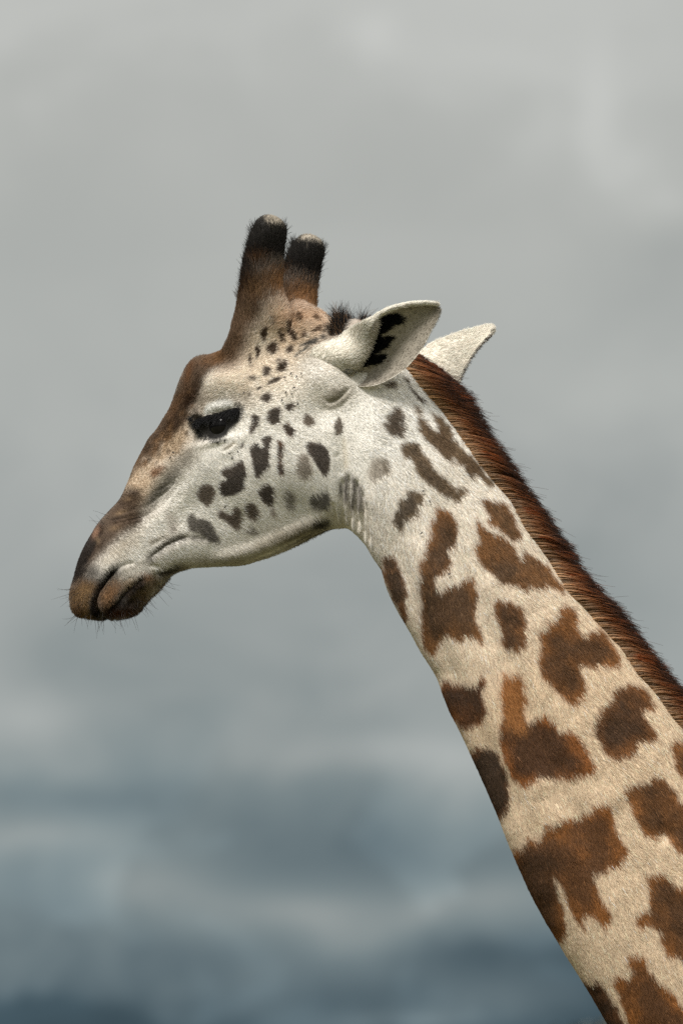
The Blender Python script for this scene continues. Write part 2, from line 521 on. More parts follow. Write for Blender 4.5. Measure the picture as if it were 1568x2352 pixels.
spots(5, [
    [(585, 880), (625, 875), (630, 960), (640, 1010), (620, 1060), (625, 1110), (600, 1170), (520, 1200), (440, 1225), (400, 1190), (390, 1120), (405, 1070), (450, 1060), (455, 1035), (400, 1000), (430, 950), (480, 930), (510, 945)],
    [(820, 650), (880, 645), (890, 700), (860, 760), (870, 850), (860, 940), (800, 990), (760, 1030), (730, 1010), (715, 920), (695, 830), (700, 740), (740, 700), (760, 735), (790, 765), (812, 725), (790, 690)],
    [(860, 400), (900, 375), (960, 372), (980, 440), (970, 500), (920, 535), (860, 525), (855, 460)],
    [(700, 450), (725, 435), (770, 470), (765, 530), (730, 590), (700, 625), (685, 610), (690, 550), (710, 500)],
    [(1025, 330), (1090, 318), (1100, 370), (1075, 415), (1045, 400), (1020, 365)],
    [(1235, 715), (1290, 710), (1385, 720), (1440, 790), (1450, 860), (1440, 960), (1420, 1010), (1370, 990), (1340, 930), (1300, 870), (1240, 810)],
    [(790, 1120), (850, 1095), (910, 1130), (915, 1220), (890, 1290), (850, 1300), (790, 1250), (750, 1180)],
    [(780, 270), (840, 235), (900, 270), (880, 300), (820, 325), (785, 300)],
    [(840, 150), (880, 105), (990, 80), (960, 110), (900, 150), (850, 165)],
    [(735, 190), (790, 155), (795, 180), (760, 215)], [(650, 95), (700, 65), (740, 95), (700, 120)],
    [(800, 0), (840, -30), (890, 0), (870, 50), (820, 90), (805, 50)], [(950, 0), (985, -40), (1030, -20), (1000, 20)],
    [(590, 720), (635, 690), (625, 740), (590, 772)]])
spots(5, [[(225, 1110), (280, 1095), (335, 1150), (320, 1230), (295, 1300), (240, 1300), (185, 1240), (160, 1190), (190, 1140)],
          [(1200, 440), (1225, 420), (1270, 455), (1320, 510), (1285, 550), (1210, 550), (1190, 490)],
          [(665, 230), (682, 225), (684, 270), (667, 268)]], (122, 108, 94), (104, 90, 76))
spots(5, [[(1030, 510), (1060, 520), (1105, 590), (1080, 665), (1040, 630), (1000, 570)],
          [(950, 680), (1000, 700), (1010, 760), (990, 830), (985, 900), (1015, 1000), (960, 1015), (945, 970), (955, 880), (940, 780)]], (104, 72, 44), (60, 42, 28))
spots(5, [[(1150, 830), (1210, 815), (1260, 880), (1280, 980), (1250, 1040), (1160, 1040), (1120, 980), (1150, 900)],
          [(890, 1290), (930, 1350), (935, 1410), (890, 1420), (865, 1360)]], (150, 136, 120), (136, 122, 106), .8, 3)
spots(5, [[(1000, 1190), (1060, 1160), (1110, 1190), (1115, 1320), (1060, 1350), (1010, 1310)], [(650, 1520), (720, 1500), (760, 1568), (680, 1590), (640, 1570)]], (128, 120, 108), (116, 108, 96), .75, 3.5)
spots(5, [[(1260, 1220), (1400, 1160), (1440, 1200), (1440, 1330), (1330, 1340), (1250, 1290)]], (98, 92, 84), (72, 68, 62), .9, 3.5)
spots(5, [[(630, 1300), (690, 1280), (750, 1330), (775, 1390), (720, 1440), (660, 1425), (630, 1370)],
          [(360, 1380), (400, 1340), (440, 1385), (500, 1385), (530, 1320), (570, 1330), (600, 1440), (560, 1540), (500, 1500), (430, 1450)]], (104, 86, 68), (80, 64, 50), .93, 2.2)
spots(1, [[(955, 1250), (985, 1240), (1010, 1285), (1060, 1260), (1100, 1300), (1160, 1390), (1180, 1440), (1100, 1430), (1050, 1380), (960, 1360), (945, 1300)]], (104, 96, 86), (84, 76, 68), .9, 2.6)
spots(5, [[(1290, 1470), (1350, 1440), (1440, 1440), (1475, 1500), (1360, 1540), (1275, 1510)]], (44, 38, 28), (24, 20, 14), .92, 4)
spots(4, [[(345, 960), (370, 925), (405, 1000), (395, 1040), (360, 1078), (330, 1040)]], (110, 98, 84), (88, 76, 64))
spots(3, [[(530, 1220), (570, 1190), (590, 1230), (560, 1320), (530, 1260)], [(610, 1110), (640, 1100), (650, 1150), (630, 1190)],
          [(600, 1380), (640, 1320), (685, 1360), (640, 1440), (605, 1420)], [(755, 1370), (800, 1345), (830, 1385), (790, 1420)],
          [(475, 1370), (505, 1360), (510, 1430), (480, 1480)], [(410, 1450), (435, 1440), (440, 1520), (415, 1545)],
          [(690, 1210), (715, 1190), (745, 1270), (735, 1320), (710, 1280)], [(745, 1130), (790, 1140), (830, 1210), (860, 1260), (840, 1300), (790, 1240), (760, 1190)],
          [(670, 1490), (700, 1460), (705, 1490), (680, 1510)], [(690, 1540), (740, 1490), (770, 1500), (765, 1580), (690, 1590)]], (82, 60, 42), (54, 40, 28), .97, 1.3)
spots(3, [[(850, 1050), (890, 1040), (910, 1100), (880, 1130)], [(905, 1240), (945, 1210), (955, 1250), (920, 1275)], [(1010, 1200), (1060, 1150), (1080, 1165), (1050, 1210), (1015, 1220)],
          [(1010, 1040), (1050, 1030), (1060, 1080), (1030, 1110)], [(930, 970), (970, 965), (980, 1000), (950, 1005)]], (92, 62, 38), (72, 48, 30), .9, 1.6)
spots(3, [[(1100, 1190), (1150, 1150), (1190, 1145), (1180, 1170), (1110, 1205)], [(900, 1345), (980, 1300), (1050, 1275), (1050, 1320), (990, 1335)],
          [(1085, 1260), (1120, 1235), (1125, 1270), (1100, 1285)], [(850, 1440), (900, 1400), (980, 1355), (970, 1380), (900, 1420), (860, 1455)]], (46, 38, 32), (24, 20, 18), .95, 1.6)
# black crest between horns and ears
paint(zz((3, [(1210, 1230), (1250, 1120), (1320, 1010), (1300, 930), (1420, 930), (1530, 930), (1700, 960), (1740, 1060), (1640, 1120), (1540, 1150), (1480, 1130), (1420, 1090), (1370, 1090), (1330, 1180), (1310, 1240), (1260, 1260)])), (40, 36, 36), 4, .95)
tint(*zp(3, [(1470, 1130)])[0], 16, 10, (150, 104, 62), .8)
tint(*zp(3, [(1190, 1250)])[0], 40, 14, (120, 110, 100), .6, -25)

# ---- horns: brown sleeve, black tuft, worn pale crown
paint(zz((3, [(-20, 1500), (130, 1330), (180, 1180), (200, 1000), (180, 700), (900, 620), (900, 880), (820, 900), (700, 900), (600, 960), (540, 1080), (470, 1180), (410, 1300), (370, 1400), (310, 1500), (200, 1580), (60, 1580)])), (122, 90, 60), 12, .92, (108, 78, 50), 20)
paint(zz((3, [(560, 640), (820, 600), (850, 830), (960, 900), (1000, 960), (860, 960), (700, 900), (600, 800)])), (158, 114, 72), 10, .75)
paint(zz((3, [(60, 1500), (180, 1350), (200, 1200), (200, 900), (240, 700), (430, 700), (400, 900), (350, 1150), (300, 1320), (200, 1450)])), (84, 66, 50), 10, .7)
tint(*zp(3, [(470, 830)])[0], 16, 26, (168, 128, 84), .5)
for (x_, y_, rx_, ry_) in [(420, 760, 26, 8), (520, 740, 20, 6), (350, 860, 14, 10), (640, 700, 16, 5), (480, 960, 12, 22)]:
    tint(*zp(3, [(x_, y_)])[0], rx_, ry_, (62, 46, 34), .6)
paint(zz((3, [(160, 960), (260, 500), (360, 420), (900, 420), (900, 640), (760, 680), (660, 640), (540, 700), (460, 820), (380, 900), (280, 980)])), (58, 40, 27), 14, .85)
paint(zz((3, [(180, 780), (260, 300), (360, 20), (900, 20), (900, 560), (740, 600), (640, 560), (540, 600), (440, 700), (360, 780), (260, 820)])), (26, 23, 22), 10, .97)
tint(*zp(3, [(520, 560)])[0], 18, 12, (110, 76, 46), .5)
paint(zz((3, [(535, 165), (580, 60), (680, 40), (800, 70), (830, 190), (720, 195), (640, 178)])), (172, 162, 146), 3, .92)

# ---- eye: black rims, pale lid
paint(zz((1, [(968, 535), (1000, 515), (1045, 520), (1060, 548), (1110, 530), (1180, 512), (1250, 485), (1300, 468), (1342, 485), (1340, 540), (1310, 580), (1262, 622), (1245, 665), (1205, 695), (1145, 710), (1080, 680), (1020, 650), (1010, 610), (985, 580)])), (14, 12, 12), 2, .98, warp=.3)
tint(*zp(1, [(1030, 670)])[0], 16, 10, (96, 92, 88), .6, 30)
tint(*zp(1, [(1010, 500)])[0], 10, 14, (110, 98, 86), .6)
paint(zz((1, [(1056, 530), (1074, 465), (1125, 428), (1200, 416), (1268, 428), (1292, 466), (1230, 486), (1150, 508), (1090, 524)])), (236, 234, 228), 2, .95, warp=.3)
stroke(zz((1, [(1200, 780), (1260, 745), (1300, 720)])), (186, 172, 148), 4, .5)

# ---- neck patches
NB, NC = (146, 94, 46), (92, 60, 32)
UP, UC = (120, 98, 72), (96, 78, 58)


def patch(pts, rgb=NB, core=NC, alpha=.97, f=2.0, cr=22):
    paint(pts, [c * .93 for c in rgb], f, alpha, None if core is None else [c * .92 for c in core], cr, warp=1.15)


patch(zz((4, [(705, 890), (770, 870), (780, 850), (800, 890), (835, 890), (830, 960), (845, 1040), (800, 1075), (740, 1070), (690, 1020), (675, 985), (710, 960)])), (112, 98, 82), (92, 78, 64), cr=8)
patch(zz((4, [(670, 705), (760, 650), (785, 690), (775, 735), (720, 728)])), (106, 92, 78), (86, 74, 62), cr=6)
patch(zz((4, [(825, 620), (860, 650), (920, 740), (1000, 830), (960, 830), (905, 760), (850, 680)])), (78, 58, 40), (64, 46, 32), f=1.5)
patch(zz((4, [(890, 825), (930, 870), (970, 950), (1020, 1010), (1085, 1030), (1060, 960), (1010, 885), (1060, 910), (1150, 980), (1195, 1080), (1200, 1110), (1260, 1140), (1340, 1230), (1420, 1330), (1475, 1420), (1450, 1440), (1400, 1390), (1330, 1320), (1325, 1390), (1290, 1370), (1260, 1300), (1215, 1250), (1170, 1210), (1180, 1280), (1130, 1240), (1060, 1170), (1010, 1110), (950, 1060), (940, 980), (910, 890)])), UP, (100, 76, 50), cr=12)
patch(zz((4, [(810, 1110), (890, 1100), (930, 1120), (950, 1170), (1000, 1220), (1040, 1290), (1120, 1360), (1180, 1430), (1220, 1440), (1265, 1430), (1280, 1475), (1250, 1500), (1195, 1535), (1160, 1490), (1100, 1470), (1010, 1420), (950, 1350), (910, 1280), (870, 1210), (830, 1220), (805, 1160)])), UP, UC, cr=12)
patch(zz((4, [(600, 1220), (665, 1210), (700, 1230), (745, 1330), (700, 1360), (640, 1400), (590, 1380), (580, 1290)])), (168, 156, 140), (150, 138, 122), .8, 5)
patch(zz((4, [(670, 1215), (700, 1230), (745, 1330), (700, 1350), (690, 1290)])), (112, 98, 78), None, .8, 3)
patch(zz((6, [(560, 580), (600, 560), (660, 600), (680, 640), (640, 700), (610, 770), (560, 790), (530, 830), (515, 880), (450, 820), (460, 730), (500, 690), (520, 630)])), (118, 98, 72), (88, 74, 58), cr=9)
patch(zz((6, [(770, 695), (830, 695), (880, 720), (915, 790), (930, 890), (915, 955), (850, 1000), (885, 1080), (860, 1130), (780, 1190), (755, 1250), (790, 1320), (830, 1260), (900, 1240), (950, 1210), (1000, 1180), (1035, 1220), (1050, 1300)]),
         (7, [(375, 130), (365, 230), (390, 300), (425, 410), (350, 350), (300, 345), (260, 390), (220, 345), (185, 340), (160, 400), (115, 465), (60, 390), (50, 300), (60, 200), (48, 100)]),
         (6, [(665, 1180), (630, 1110), (680, 1040), (690, 940), (720, 840), (750, 760)])), (140, 94, 50), (92, 64, 38))
paint(zz((6, [(640, 1100), (720, 1130), (770, 1300), (720, 1420), (730, 1568), (660, 1568), (650, 1300)])), (70, 56, 42), 12, .7)
patch(zz((6, [(400, 1040), (450, 1030), (490, 1100), (550, 1240), (550, 1400), (565, 1530), (510, 1450), (440, 1320), (400, 1200), (370, 1110)])), (132, 88, 48), (78, 56, 36), cr=10)
patch(zz((6, [(1075, 610), (1150, 640), (1210, 650), (1280, 670), (1310, 720), (1340, 800), (1390, 900), (1350, 890), (1320, 935), (1250, 890), (1170, 820), (1130, 740), (1100, 690)])), (136, 92, 50), (102, 72, 42), cr=12)
patch(zz((6, [(1030, 765), (1080, 800), (1120, 850), (1170, 890), (1210, 910), (1260, 900), (1300, 960), (1320, 1030), (1350, 1050), (1370, 1010), (1440, 1030), (1510, 1060)]),
         (7, [(830, 20), (885, 105), (820, 70), (770, 60), (730, 80), (665, 70), (650, 110), (610, 70), (540, 50), (480, 15)]),
         (6, [(1150, 1160), (1080, 1090), (1030, 1000), (1030, 950), (1080, 920), (1050, 850)])), (136, 92, 50), (96, 68, 42))
patch(zz((7, [(480, 130), (540, 125), (590, 165), (655, 235), (645, 310), (650, 380), (620, 445), (570, 420), (520, 400), (510, 330), (475, 240), (465, 180)])), (134, 88, 46), (86, 58, 34), cr=12)
patch(zz((7, [(745, 220), (780, 260), (820, 270), (820, 210), (860, 165), (920, 180), (940, 220), (930, 270), (960, 330), (985, 370), (1000, 315), (1060, 320), (1050, 270), (1110, 350), (1165, 430), (1190, 500), (1160, 525), (1080, 510), (1040, 540), (990, 520), (950, 510), (985, 600), (980, 670), (930, 750), (850, 690), (790, 620), (720, 560), (715, 450), (740, 380), (735, 310), (775, 310), (770, 270)])))
patch(zz((7, [(1225, 620), (1290, 630), (1340, 640), (1360, 700), (1390, 780), (1340, 770), (1300, 775), (1340, 830), (1385, 880), (1375, 950), (1310, 930), (1275, 950), (1260, 1020), (1210, 1030), (1130, 1040), (1090, 990), (1050, 930), (1020, 830), (1070, 790), (1110, 730), (1140, 710), (1140, 660)])), (128, 82, 42), (78, 52, 32))
patch(zz((7, [(510, 560), (560, 580), (600, 560), (640, 640), (655, 700), (640, 780), (660, 840), (700, 830), (750, 790), (800, 810), (830, 880), (890, 880), (960, 920), (990, 1010), (1050, 1080), (1010, 1120), (940, 1140), (880, 1160), (800, 1140), (740, 1140), (690, 1170), (650, 1200), (590, 1160), (540, 1080), (500, 960), (500, 880), (530, 820), (510, 720)])), (150, 92, 42), (86, 54, 30))
paint(zz((7, [(505, 555), (560, 580), (600, 560), (650, 680), (645, 800), (660, 900), (560, 880), (520, 820), (508, 700)])), (172, 118, 68), 9, .75)
patch(zz((7, [(170, 595), (220, 600), (250, 630), (300, 605), (340, 640), (380, 600), (410, 540), (420, 600), (410, 700), (425, 760), (405, 850), (340, 855), (280, 870), (200, 800), (160, 700)])), (132, 80, 38), (72, 46, 28), cr=12)
patch(zz((7, [(320, 990), (420, 970), (480, 985), (520, 1060), (550, 1160), (570, 1240), (540, 1330), (510, 1405), (420, 1290), (360, 1140), (320, 1050)])), (112, 70, 36), (62, 44, 30), cr=12)
patch(zz((8, [(600, 510), (630, 530), (665, 440), (720, 490), (760, 390), (830, 400), (870, 350), (930, 370), (1000, 300), (1080, 290), (1120, 265), (1130, 340), (1150, 420), (1210, 500), (1220, 540), (1180, 600), (1130, 640), (1080, 660), (1020, 680), (1050, 760), (1090, 830), (1130, 930), (1080, 960), (1020, 900), (970, 900), (975, 990), (940, 940), (900, 860), (860, 770), (830, 710), (805, 690), (830, 800), (885, 985), (840, 1080), (740, 1000), (640, 840), (580, 690), (550, 570)])), (152, 96, 44), (104, 66, 34), cr=26)
paint(zz((8, [(580, 560), (680, 520), (820, 540), (860, 640), (800, 700), (840, 900), (850, 1040), (780, 1000), (680, 840), (600, 680)])), (66, 50, 36), 16, .75)
patch(zz((8, [(1225, 180), (1310, 160), (1380, 130), (1415, 90), (1440, 130), (1480, 200), (1540, 270), (1568, 290), (1700, 400), (1750, 600), (1568, 570), (1500, 530), (1450, 470), (1430, 430), (1370, 470), (1300, 440), (1270, 360), (1240, 290), (1205, 230)])))
patch(zz((8, [(1465, -69), (1520, -84), (1640, -50), (1700, 150), (1640, 220), (1568, 160), (1500, 80), (1475, -10)])))
patch(zz((8, [(1310, 640), (1340, 680), (1400, 660), (1440, 690), (1500, 740), (1568, 750), (1750, 850), (1800, 1150), (1700, 1250), (1568, 1210), (1530, 1160), (1440, 1120), (1400, 1040), (1390, 960), (1340, 940), (1290, 970), (1255, 930), (1290, 890), (1340, 850), (1330, 760)])), cr=26)
patch(zz((8, [(1200, 1100), (1250, 1140), (1300, 1120), (1330, 1200), (1400, 1280), (1480, 1330), (1540, 1420), (1568, 1480), (1650, 1620), (1500, 1750), (1250, 1650), (1235, 1520), (1180, 1400), (1140, 1300), (1140, 1230), (1190, 1265), (1245, 1240), (1225, 1160)])), (150, 94, 42), (100, 64, 34), cr=26)
patch(zz((8, [(930, 1240), (1020, 1300), (1045, 1250), (1100, 1340), (1160, 1420), (1210, 1510), (1240, 1640), (1150, 1620), (1050, 1480)])), (104, 64, 32), (54, 36, 24), cr=10)
# patches beyond the picture's edge, down to the shoulder
for (px_, py_, r_) in [(1700, 1950, 80), (1880, 2180, 100), (1640, 2560, 110), (1860, 2480, 110), (2080, 2420, 110), (1700, 2800, 120), (1960, 2740, 120), (2220, 2700, 120), (1780, 2330, 60)]:
    th = np.linspace(0, 2 * math.pi, 14, endpoint=False)
    rr = r_ * (1 + .25 * rng.standard_normal(14).clip(-1, 1))
    patch(np.stack([px_ + rr * np.cos(th) * .85, py_ + rr * np.sin(th) * 1.1], 1))
tint(850, 1250, 40, 60, (150, 142, 124), .0)

# throat wrinkles carry grey stripes
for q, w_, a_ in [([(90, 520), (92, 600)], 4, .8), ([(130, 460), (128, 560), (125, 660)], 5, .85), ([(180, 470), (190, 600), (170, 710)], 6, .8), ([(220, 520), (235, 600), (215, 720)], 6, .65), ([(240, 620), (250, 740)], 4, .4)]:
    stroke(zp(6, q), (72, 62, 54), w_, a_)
stroke(zp(6, [(110, 200), (130, 420)]), (214, 200, 174), 6, .4)
# ear root: greyish bare skin
tint(*zp(4, [(360, 790)])[0], 34, 20, (142, 132, 114), .75, -25)
tint(*zp(4, [(180, 560)])[0], 40, 40, (206, 208, 204), .5)

# ------------------------------------------------------------------ relief of the head and throat
bump(512, 878, 48, 30, 15, -8)        # brow
bump(492, 968, 46, 30, -9, -10)       # orbit
bump(*zp(1, [(1165, 600)])[0], 34, 26, 6, -10)
bump(505, 935, 34, 10, 7, -10)        # upper lid
bump(448, 950, 12, 12, 5)
bump(500, 1012, 50, 9, 5, -14)        # lower lid
bump(545, 1015, 40, 12, 3, -35)
bump(640, 1080, 110, 80, 14, -10)     # jaw muscle
bump(790, 1120, 14, 110, -9, -3)      # hollow behind the jaw
bump(760, 1000, 30, 60, 5)
bump(430, 1180, 70, 36, -8, -40)      # cheek hollow
bump(360, 1150, 60, 18, -8, -48)
bump(355, 1095, 70, 22, 7, -48)       # nasal ridge
bump(692, 732, 46, 46, 62, 20)        # bump behind the horns
bump(748, 868, 62, 46, 26, -25)       # ear root
bump(775, 908, 34, 28, 10, -25)
bump(690, 850, 40, 40, -5)
bump(455, 850, 22, 30, 8, 20)
fold(zp(1, [(1200, 790), (1260, 760), (1310, 715)]), 4, -3)
fold(zp(1, [(990, 480), (1005, 540), (1020, 600)]), 6, -4)
fold(zp(1, [(1065, 290), (1030, 400), (985, 480)]), 8, -6)     # edge of forehead and brow
# grooves along the side of the nose
for q, w_, a_ in [([(560, 1330), (640, 1240), (760, 1180), (860, 1060), (900, 960)], 5, -2), ([(600, 1210), (700, 1130), (820, 1050), (880, 960)], 3.5, -2),
                  ([(520, 1290), (640, 1240)], 3.5, -3), ([(890, 1090), (900, 1140)], 4, -2), ([(700, 1080), (830, 1010)], 3, -2.2), ([(820, 1190), (880, 1090), (930, 960)], 10, -3)]:
    fold(zp(1, q), w_, a_)
for q, w_, a_ in [([(470, 530), (600, 530), (740, 490), (860, 450)], 3, -3), ([(520, 580), (650, 545), (780, 500)], 2.5, -2.5), ([(600, 470), (700, 450), (790, 400)], 2.5, -2),
                  ([(440, 590), (410, 690), (350, 800), (310, 880), (240, 1010)], 6, -9), ([(470, 640), (440, 720), (390, 800)], 6, 4),
                  ([(600, 985), (520, 1060), (450, 1150), (395, 1240), (375, 1340), (410, 1430), (490, 1520)], 8, -24),
                  ([(560, 1010), (640, 960), (760, 940)], 6, -5),
                  ([(860, 1060), (760, 1140), (660, 1230), (590, 1320), (480, 1420)], 6, -11), ([(850, 1220), (760, 1270), (690, 1340)], 6, -7),
                  ([(840, 1140), (800, 1190), (740, 1220)], 4, -5), ([(930, 1010), (950, 1110), (930, 1180)], 4, -5), ([(950, 1040), (1050, 1040), (1170, 1000)], 4, -6),
                  ([(860, 900), (960, 840), (1060, 770), (1180, 715), (1320, 690)], 8, -8), ([(880, 790), (960, 740), (1060, 705)], 6, -3), ([(900, 860), (1020, 740), (1150, 690)], 5, 1.5),
                  ([(1300, 690), (1450, 720)], 8, -4), ([(640, 1110), (760, 1070)], 3, -3), ([(740, 1160), (840, 1100)], 3, -3), ([(880, 960), (1000, 980)], 5, -4)]:
    fold(zp(2, q), w_, a_)
bump(*zp(2, [(260, 1300)])[0], 22, 40, 7, 20)
bump(*zp(2, [(520, 1260)])[0], 20, 36, 6, 30)
bump(*zp(2, [(800, 1130)])[0], 22, 16, 5, -30)
bump(*zp(2, [(700, 1400)])[0], 30, 12, 5, -20)
bump(*zp(2, [(560, 900)])[0], 50, 24, 6, -40)
# throat folds
for q, w_, a_ in [([(30, 640), (50, 760), (60, 830)], 4, -4), ([(95, 470), (92, 600), (90, 720), (110, 830)], 4.5, -5), ([(140, 440), (145, 560), (140, 680), (160, 850)], 5, -6), ([(200, 480), (205, 600), (190, 720), (215, 870)], 5, -6),
                  ([(245, 560), (250, 700), (235, 800), (260, 930)], 5, -5), ([(270, 640), (280, 800), (300, 960)], 4, -3.5), ([(110, 100), (130, 300), (140, 440)], 8, -1.2), ([(170, 520), (170, 700)], 3, 2.5), ([(60, 300), (90, 480)], 5, -2)]:
    fold(zp(6, q), w_, a_ * 1.15, 6.0, 1.3)
# edge of the lower jaw and the hollow under it
fold(zz((0, [(470, 1285), (560, 1268), (640, 1236), (700, 1204), (752, 1186)])), 15, 9, 6.0, 1)
fold(zz((0, [(560, 1300), (640, 1270), (700, 1238), (745, 1216)])), 11, -11, 6.0, 1)
# folds round the ear root
for k_ in range(6):
    o_ = k_ * 16
    fold(zp(4, [(470 - o_ * .5, 720 + o_ * .1), (420 - o_ * .55, 790 + o_ * .25), (340 - o_ * .7, 850 - o_ * .2), (280 - o_ * .3, 840 - o_ * .8)]), 2.6, -2.2)
fold(zp(4, [(460, 740), (420, 840), (330, 890), (230, 870)]), 9, -3)
# long muscles of the neck
fold(zz((0, [(900, 930), (960, 1120), (1060, 1330), (1160, 1540), (1260, 1760), (1400, 2050)])), 34, -13, 6.0, 1)
fold(zz((0, [(870, 1180), (930, 1330), (1010, 1500), (1120, 1720), (1240, 1960)])), 24, -8, 6.0, 1)
REL += box_blur(smooth_noise(CH, CW, 40, 21), 4) * .9 + smooth_noise(CH, CW, 11, 22) * .08

# ------------------------------------------------------------------ materials
def new_mat(name):
    m = bpy.data.materials.new(name)
    m.use_nodes = True
    t = m.node_tree
    t.nodes.clear()
    return m, t


def hair_material(name, soft=.55, gloss=.12, rough=.45, trans=.25):
    """strand colour from the coat map; shading normal leans from the strand to the skin below it"""
    m, t = new_mat(name)
    at = t.nodes.new('ShaderNodeAttribute'); at.attribute_name = 'pigment'
    an = t.nodes.new('ShaderNodeAttribute'); an.attribute_name = 'skin_normal'
    ge = t.nodes.new('ShaderNodeNewGeometry')
    mx = t.nodes.new('ShaderNodeMix'); mx.data_type = 'VECTOR'
    mx.inputs['Factor'].default_value = soft
    t.links.new(ge.outputs['Normal'], mx.inputs[4]); t.links.new(an.outputs['Vector'], mx.inputs[5])
    nn = t.nodes.new('ShaderNodeVectorMath'); nn.operation = 'NORMALIZE'
    t.links.new(mx.outputs[1], nn.inputs[0])
    df = t.nodes.new('ShaderNodeBsdfDiffuse')
    t.links.new(at.outputs['Color'], df.inputs['Color']); t.links.new(nn.outputs[0], df.inputs['Normal'])
    tr = t.nodes.new('ShaderNodeBsdfTranslucent')
    t.links.new(at.outputs['Color'], tr.inputs['Color']); t.links.new(nn.outputs[0], tr.inputs['Normal'])
    m1 = t.nodes.new('ShaderNodeMixShader'); m1.inputs[0].default_value = trans
    t.links.new(df.outputs[0], m1.inputs[1]); t.links.new(tr.outputs[0], m1.inputs[2])
    gl = t.nodes.new('ShaderNodeBsdfGlossy'); gl.inputs['Roughness'].default_value = rough
    gl.inputs['Color'].default_value = (.8, .8, .8, 1)
    m2 = t.nodes.new('ShaderNodeMixShader'); m2.inputs[0].default_value = gloss * .1
    t.links.new(m1.outputs[0], m2.inputs[1]); t.links.new(gl.outputs[0], m2.inputs[2])
    o = t.nodes.new('ShaderNodeOutputMaterial')
    t.links.new(m2.outputs[0], o.inputs['Surface'])
    return m


def skin_material(name, rough=.75, bump=.25):
    m, t = new_mat(name)
    at = t.nodes.new('ShaderNodeAttribute'); at.attribute_name = 'pigment'
    co = t.nodes.new('ShaderNodeTexCoord')
    nz_ = t.nodes.new('ShaderNodeTexNoise'); nz_.inputs['Scale'].default_value = 320; nz_.inputs['Detail'].default_value = 3
    t.links.new(co.outputs['Object'], nz_.inputs['Vector'])
    mr = t.nodes.new('ShaderNodeMapRange')
    mr.inputs['To Min'].default_value = .72; mr.inputs['To Max'].default_value = 1.22
    t.links.new(nz_.outputs['Fac'], mr.inputs['Value'])
    mu = t.nodes.new('ShaderNodeMixRGB'); mu.blend_type = 'MULTIPLY'; mu.inputs['Fac'].default_value = 1
    t.links.new(at.outputs['Color'], mu.inputs['Color1']); t.links.new(mr.outputs[0], mu.inputs['Color2'])
    b = t.nodes.new('ShaderNodeBsdfPrincipled')
    b.inputs['Roughness'].default_value = rough
    b.inputs['Specular IOR Level'].default_value = .2
    t.links.new(mu.outputs[0], b.inputs['Base Color'])
    bp = t.nodes.new('ShaderNodeBump'); bp.inputs['Strength'].default_value = bump; bp.inputs['Distance'].default_value = .002
    t.links.new(nz_.outputs['Fac'], bp.inputs['Height']); t.links.new(bp.outputs[0], b.inputs['Normal'])
    o = t.nodes.new('ShaderNodeOutputMaterial')
    t.links.new(b.outputs[0], o.inputs['Surface'])
    return m


M_SKIN = skin_material('giraffe_skin')
M_FUR = hair_material('coat_hair', .62)
M_MANE = hair_material('mane_hair', .35, .25, .35, .3)
M_WHISK = hair_material('whisker_hair', .0, .3, .4, .1)

# ------------------------------------------------------------------ the ground far below the picture
ZC = CAM[2] + DIST * math.sin(PITCH)                # height of the picture's middle at the giraffe
Y_GROUND = 1176 + ZC / S * math.cos(PITCH)
gm, gt = new_mat('dry_grassland')
co = gt.nodes.new('ShaderNodeTexCoord')
n1 = gt.nodes.new('ShaderNodeTexNoise'); n1.inputs['Scale'].default_value = .35; n1.inputs['Detail'].default_value = 8
gt.links.new(co.outputs['Object'], n1.inputs['Vector'])
rp = gt.nodes.new('ShaderNodeValToRGB')
rp.color_ramp.elements[0].color = (.05, .058, .022, 1); rp.color_ramp.elements[0].position = .35
rp.color_ramp.elements[1].color = (.13, .115, .06, 1); rp.color_ramp.elements[1].position = .68
gt.links.new(n1.outputs['Fac'], rp.inputs['Fac'])
gb = gt.nodes.new('ShaderNodeBsdfPrincipled'); gb.inputs['Roughness'].default_value = .95
gt.links.new(rp.outputs[0], gb.inputs['Base Color'])
go = gt.nodes.new('ShaderNodeOutputMaterial'); gt.links.new(gb.outputs[0], go.inputs['Surface'])
gme = bpy.data.meshes.new('ground')
NR, NA = 26, 72
rad = np.r_[0.01, np.geomspace(3, 4000, NR - 1)]
gv = []
for r_ in rad:
    for a_ in range(NA):
        t_ = 2 * math.pi * a_ / NA
        far = min(1, max(0, (r_ - 25) / 300))
        gv.append((r_ * math.cos(t_), 16 + r_ * math.sin(t_), far * 1.5 * math.sin(t_ * 3 + r_ * .013) * math.cos(r_ * .02)))
gf = [(i * NA + j, i * NA + (j + 1) % NA, (i + 1) * NA + (j + 1) % NA, (i + 1) * NA + j) for i in range(NR - 1) for j in range(NA)]
gme.from_pydata(gv, [], gf)
gme.materials.append(gm)
ground = bpy.data.objects.new('ground', gme)
ground['kind'] = 'structure'
col.objects.link(ground)

# ------------------------------------------------------------------ the giraffe
# canonical space: X, Y in px along the animal's own middle plane, L = px sideways (near side negative)
YAW = math.radians(23)


def sstep(a, b, x):
    t = np.clip((x - a) / (b - a), 0, 1)
    return t * t * (3 - 2 * t)


def turn(X, Y):
    """how far the head (1) or neck (.3) is turned away from the camera"""
    return 1 - .7 * sstep(850, 1200, X + .35 * (Y - 1000))


def deform(X, Y, L):
    k = math.sin(YAW) * turn(X, Y)
    sp = 60 * np.logaddexp(0, (850 - X) / 60)           # the turned head recedes towards the nose
    sp = sp * (1 - sstep(1300, 1900, Y))
    u = X + k * L
    v = Y + math.sin(PITCH) * L
    w = math.cos(PITCH) * L * np.sqrt(1 - k * k) + sp * math.tan(YAW) - math.tan(PITCH) * (Y - 1176)
    return u, v, w


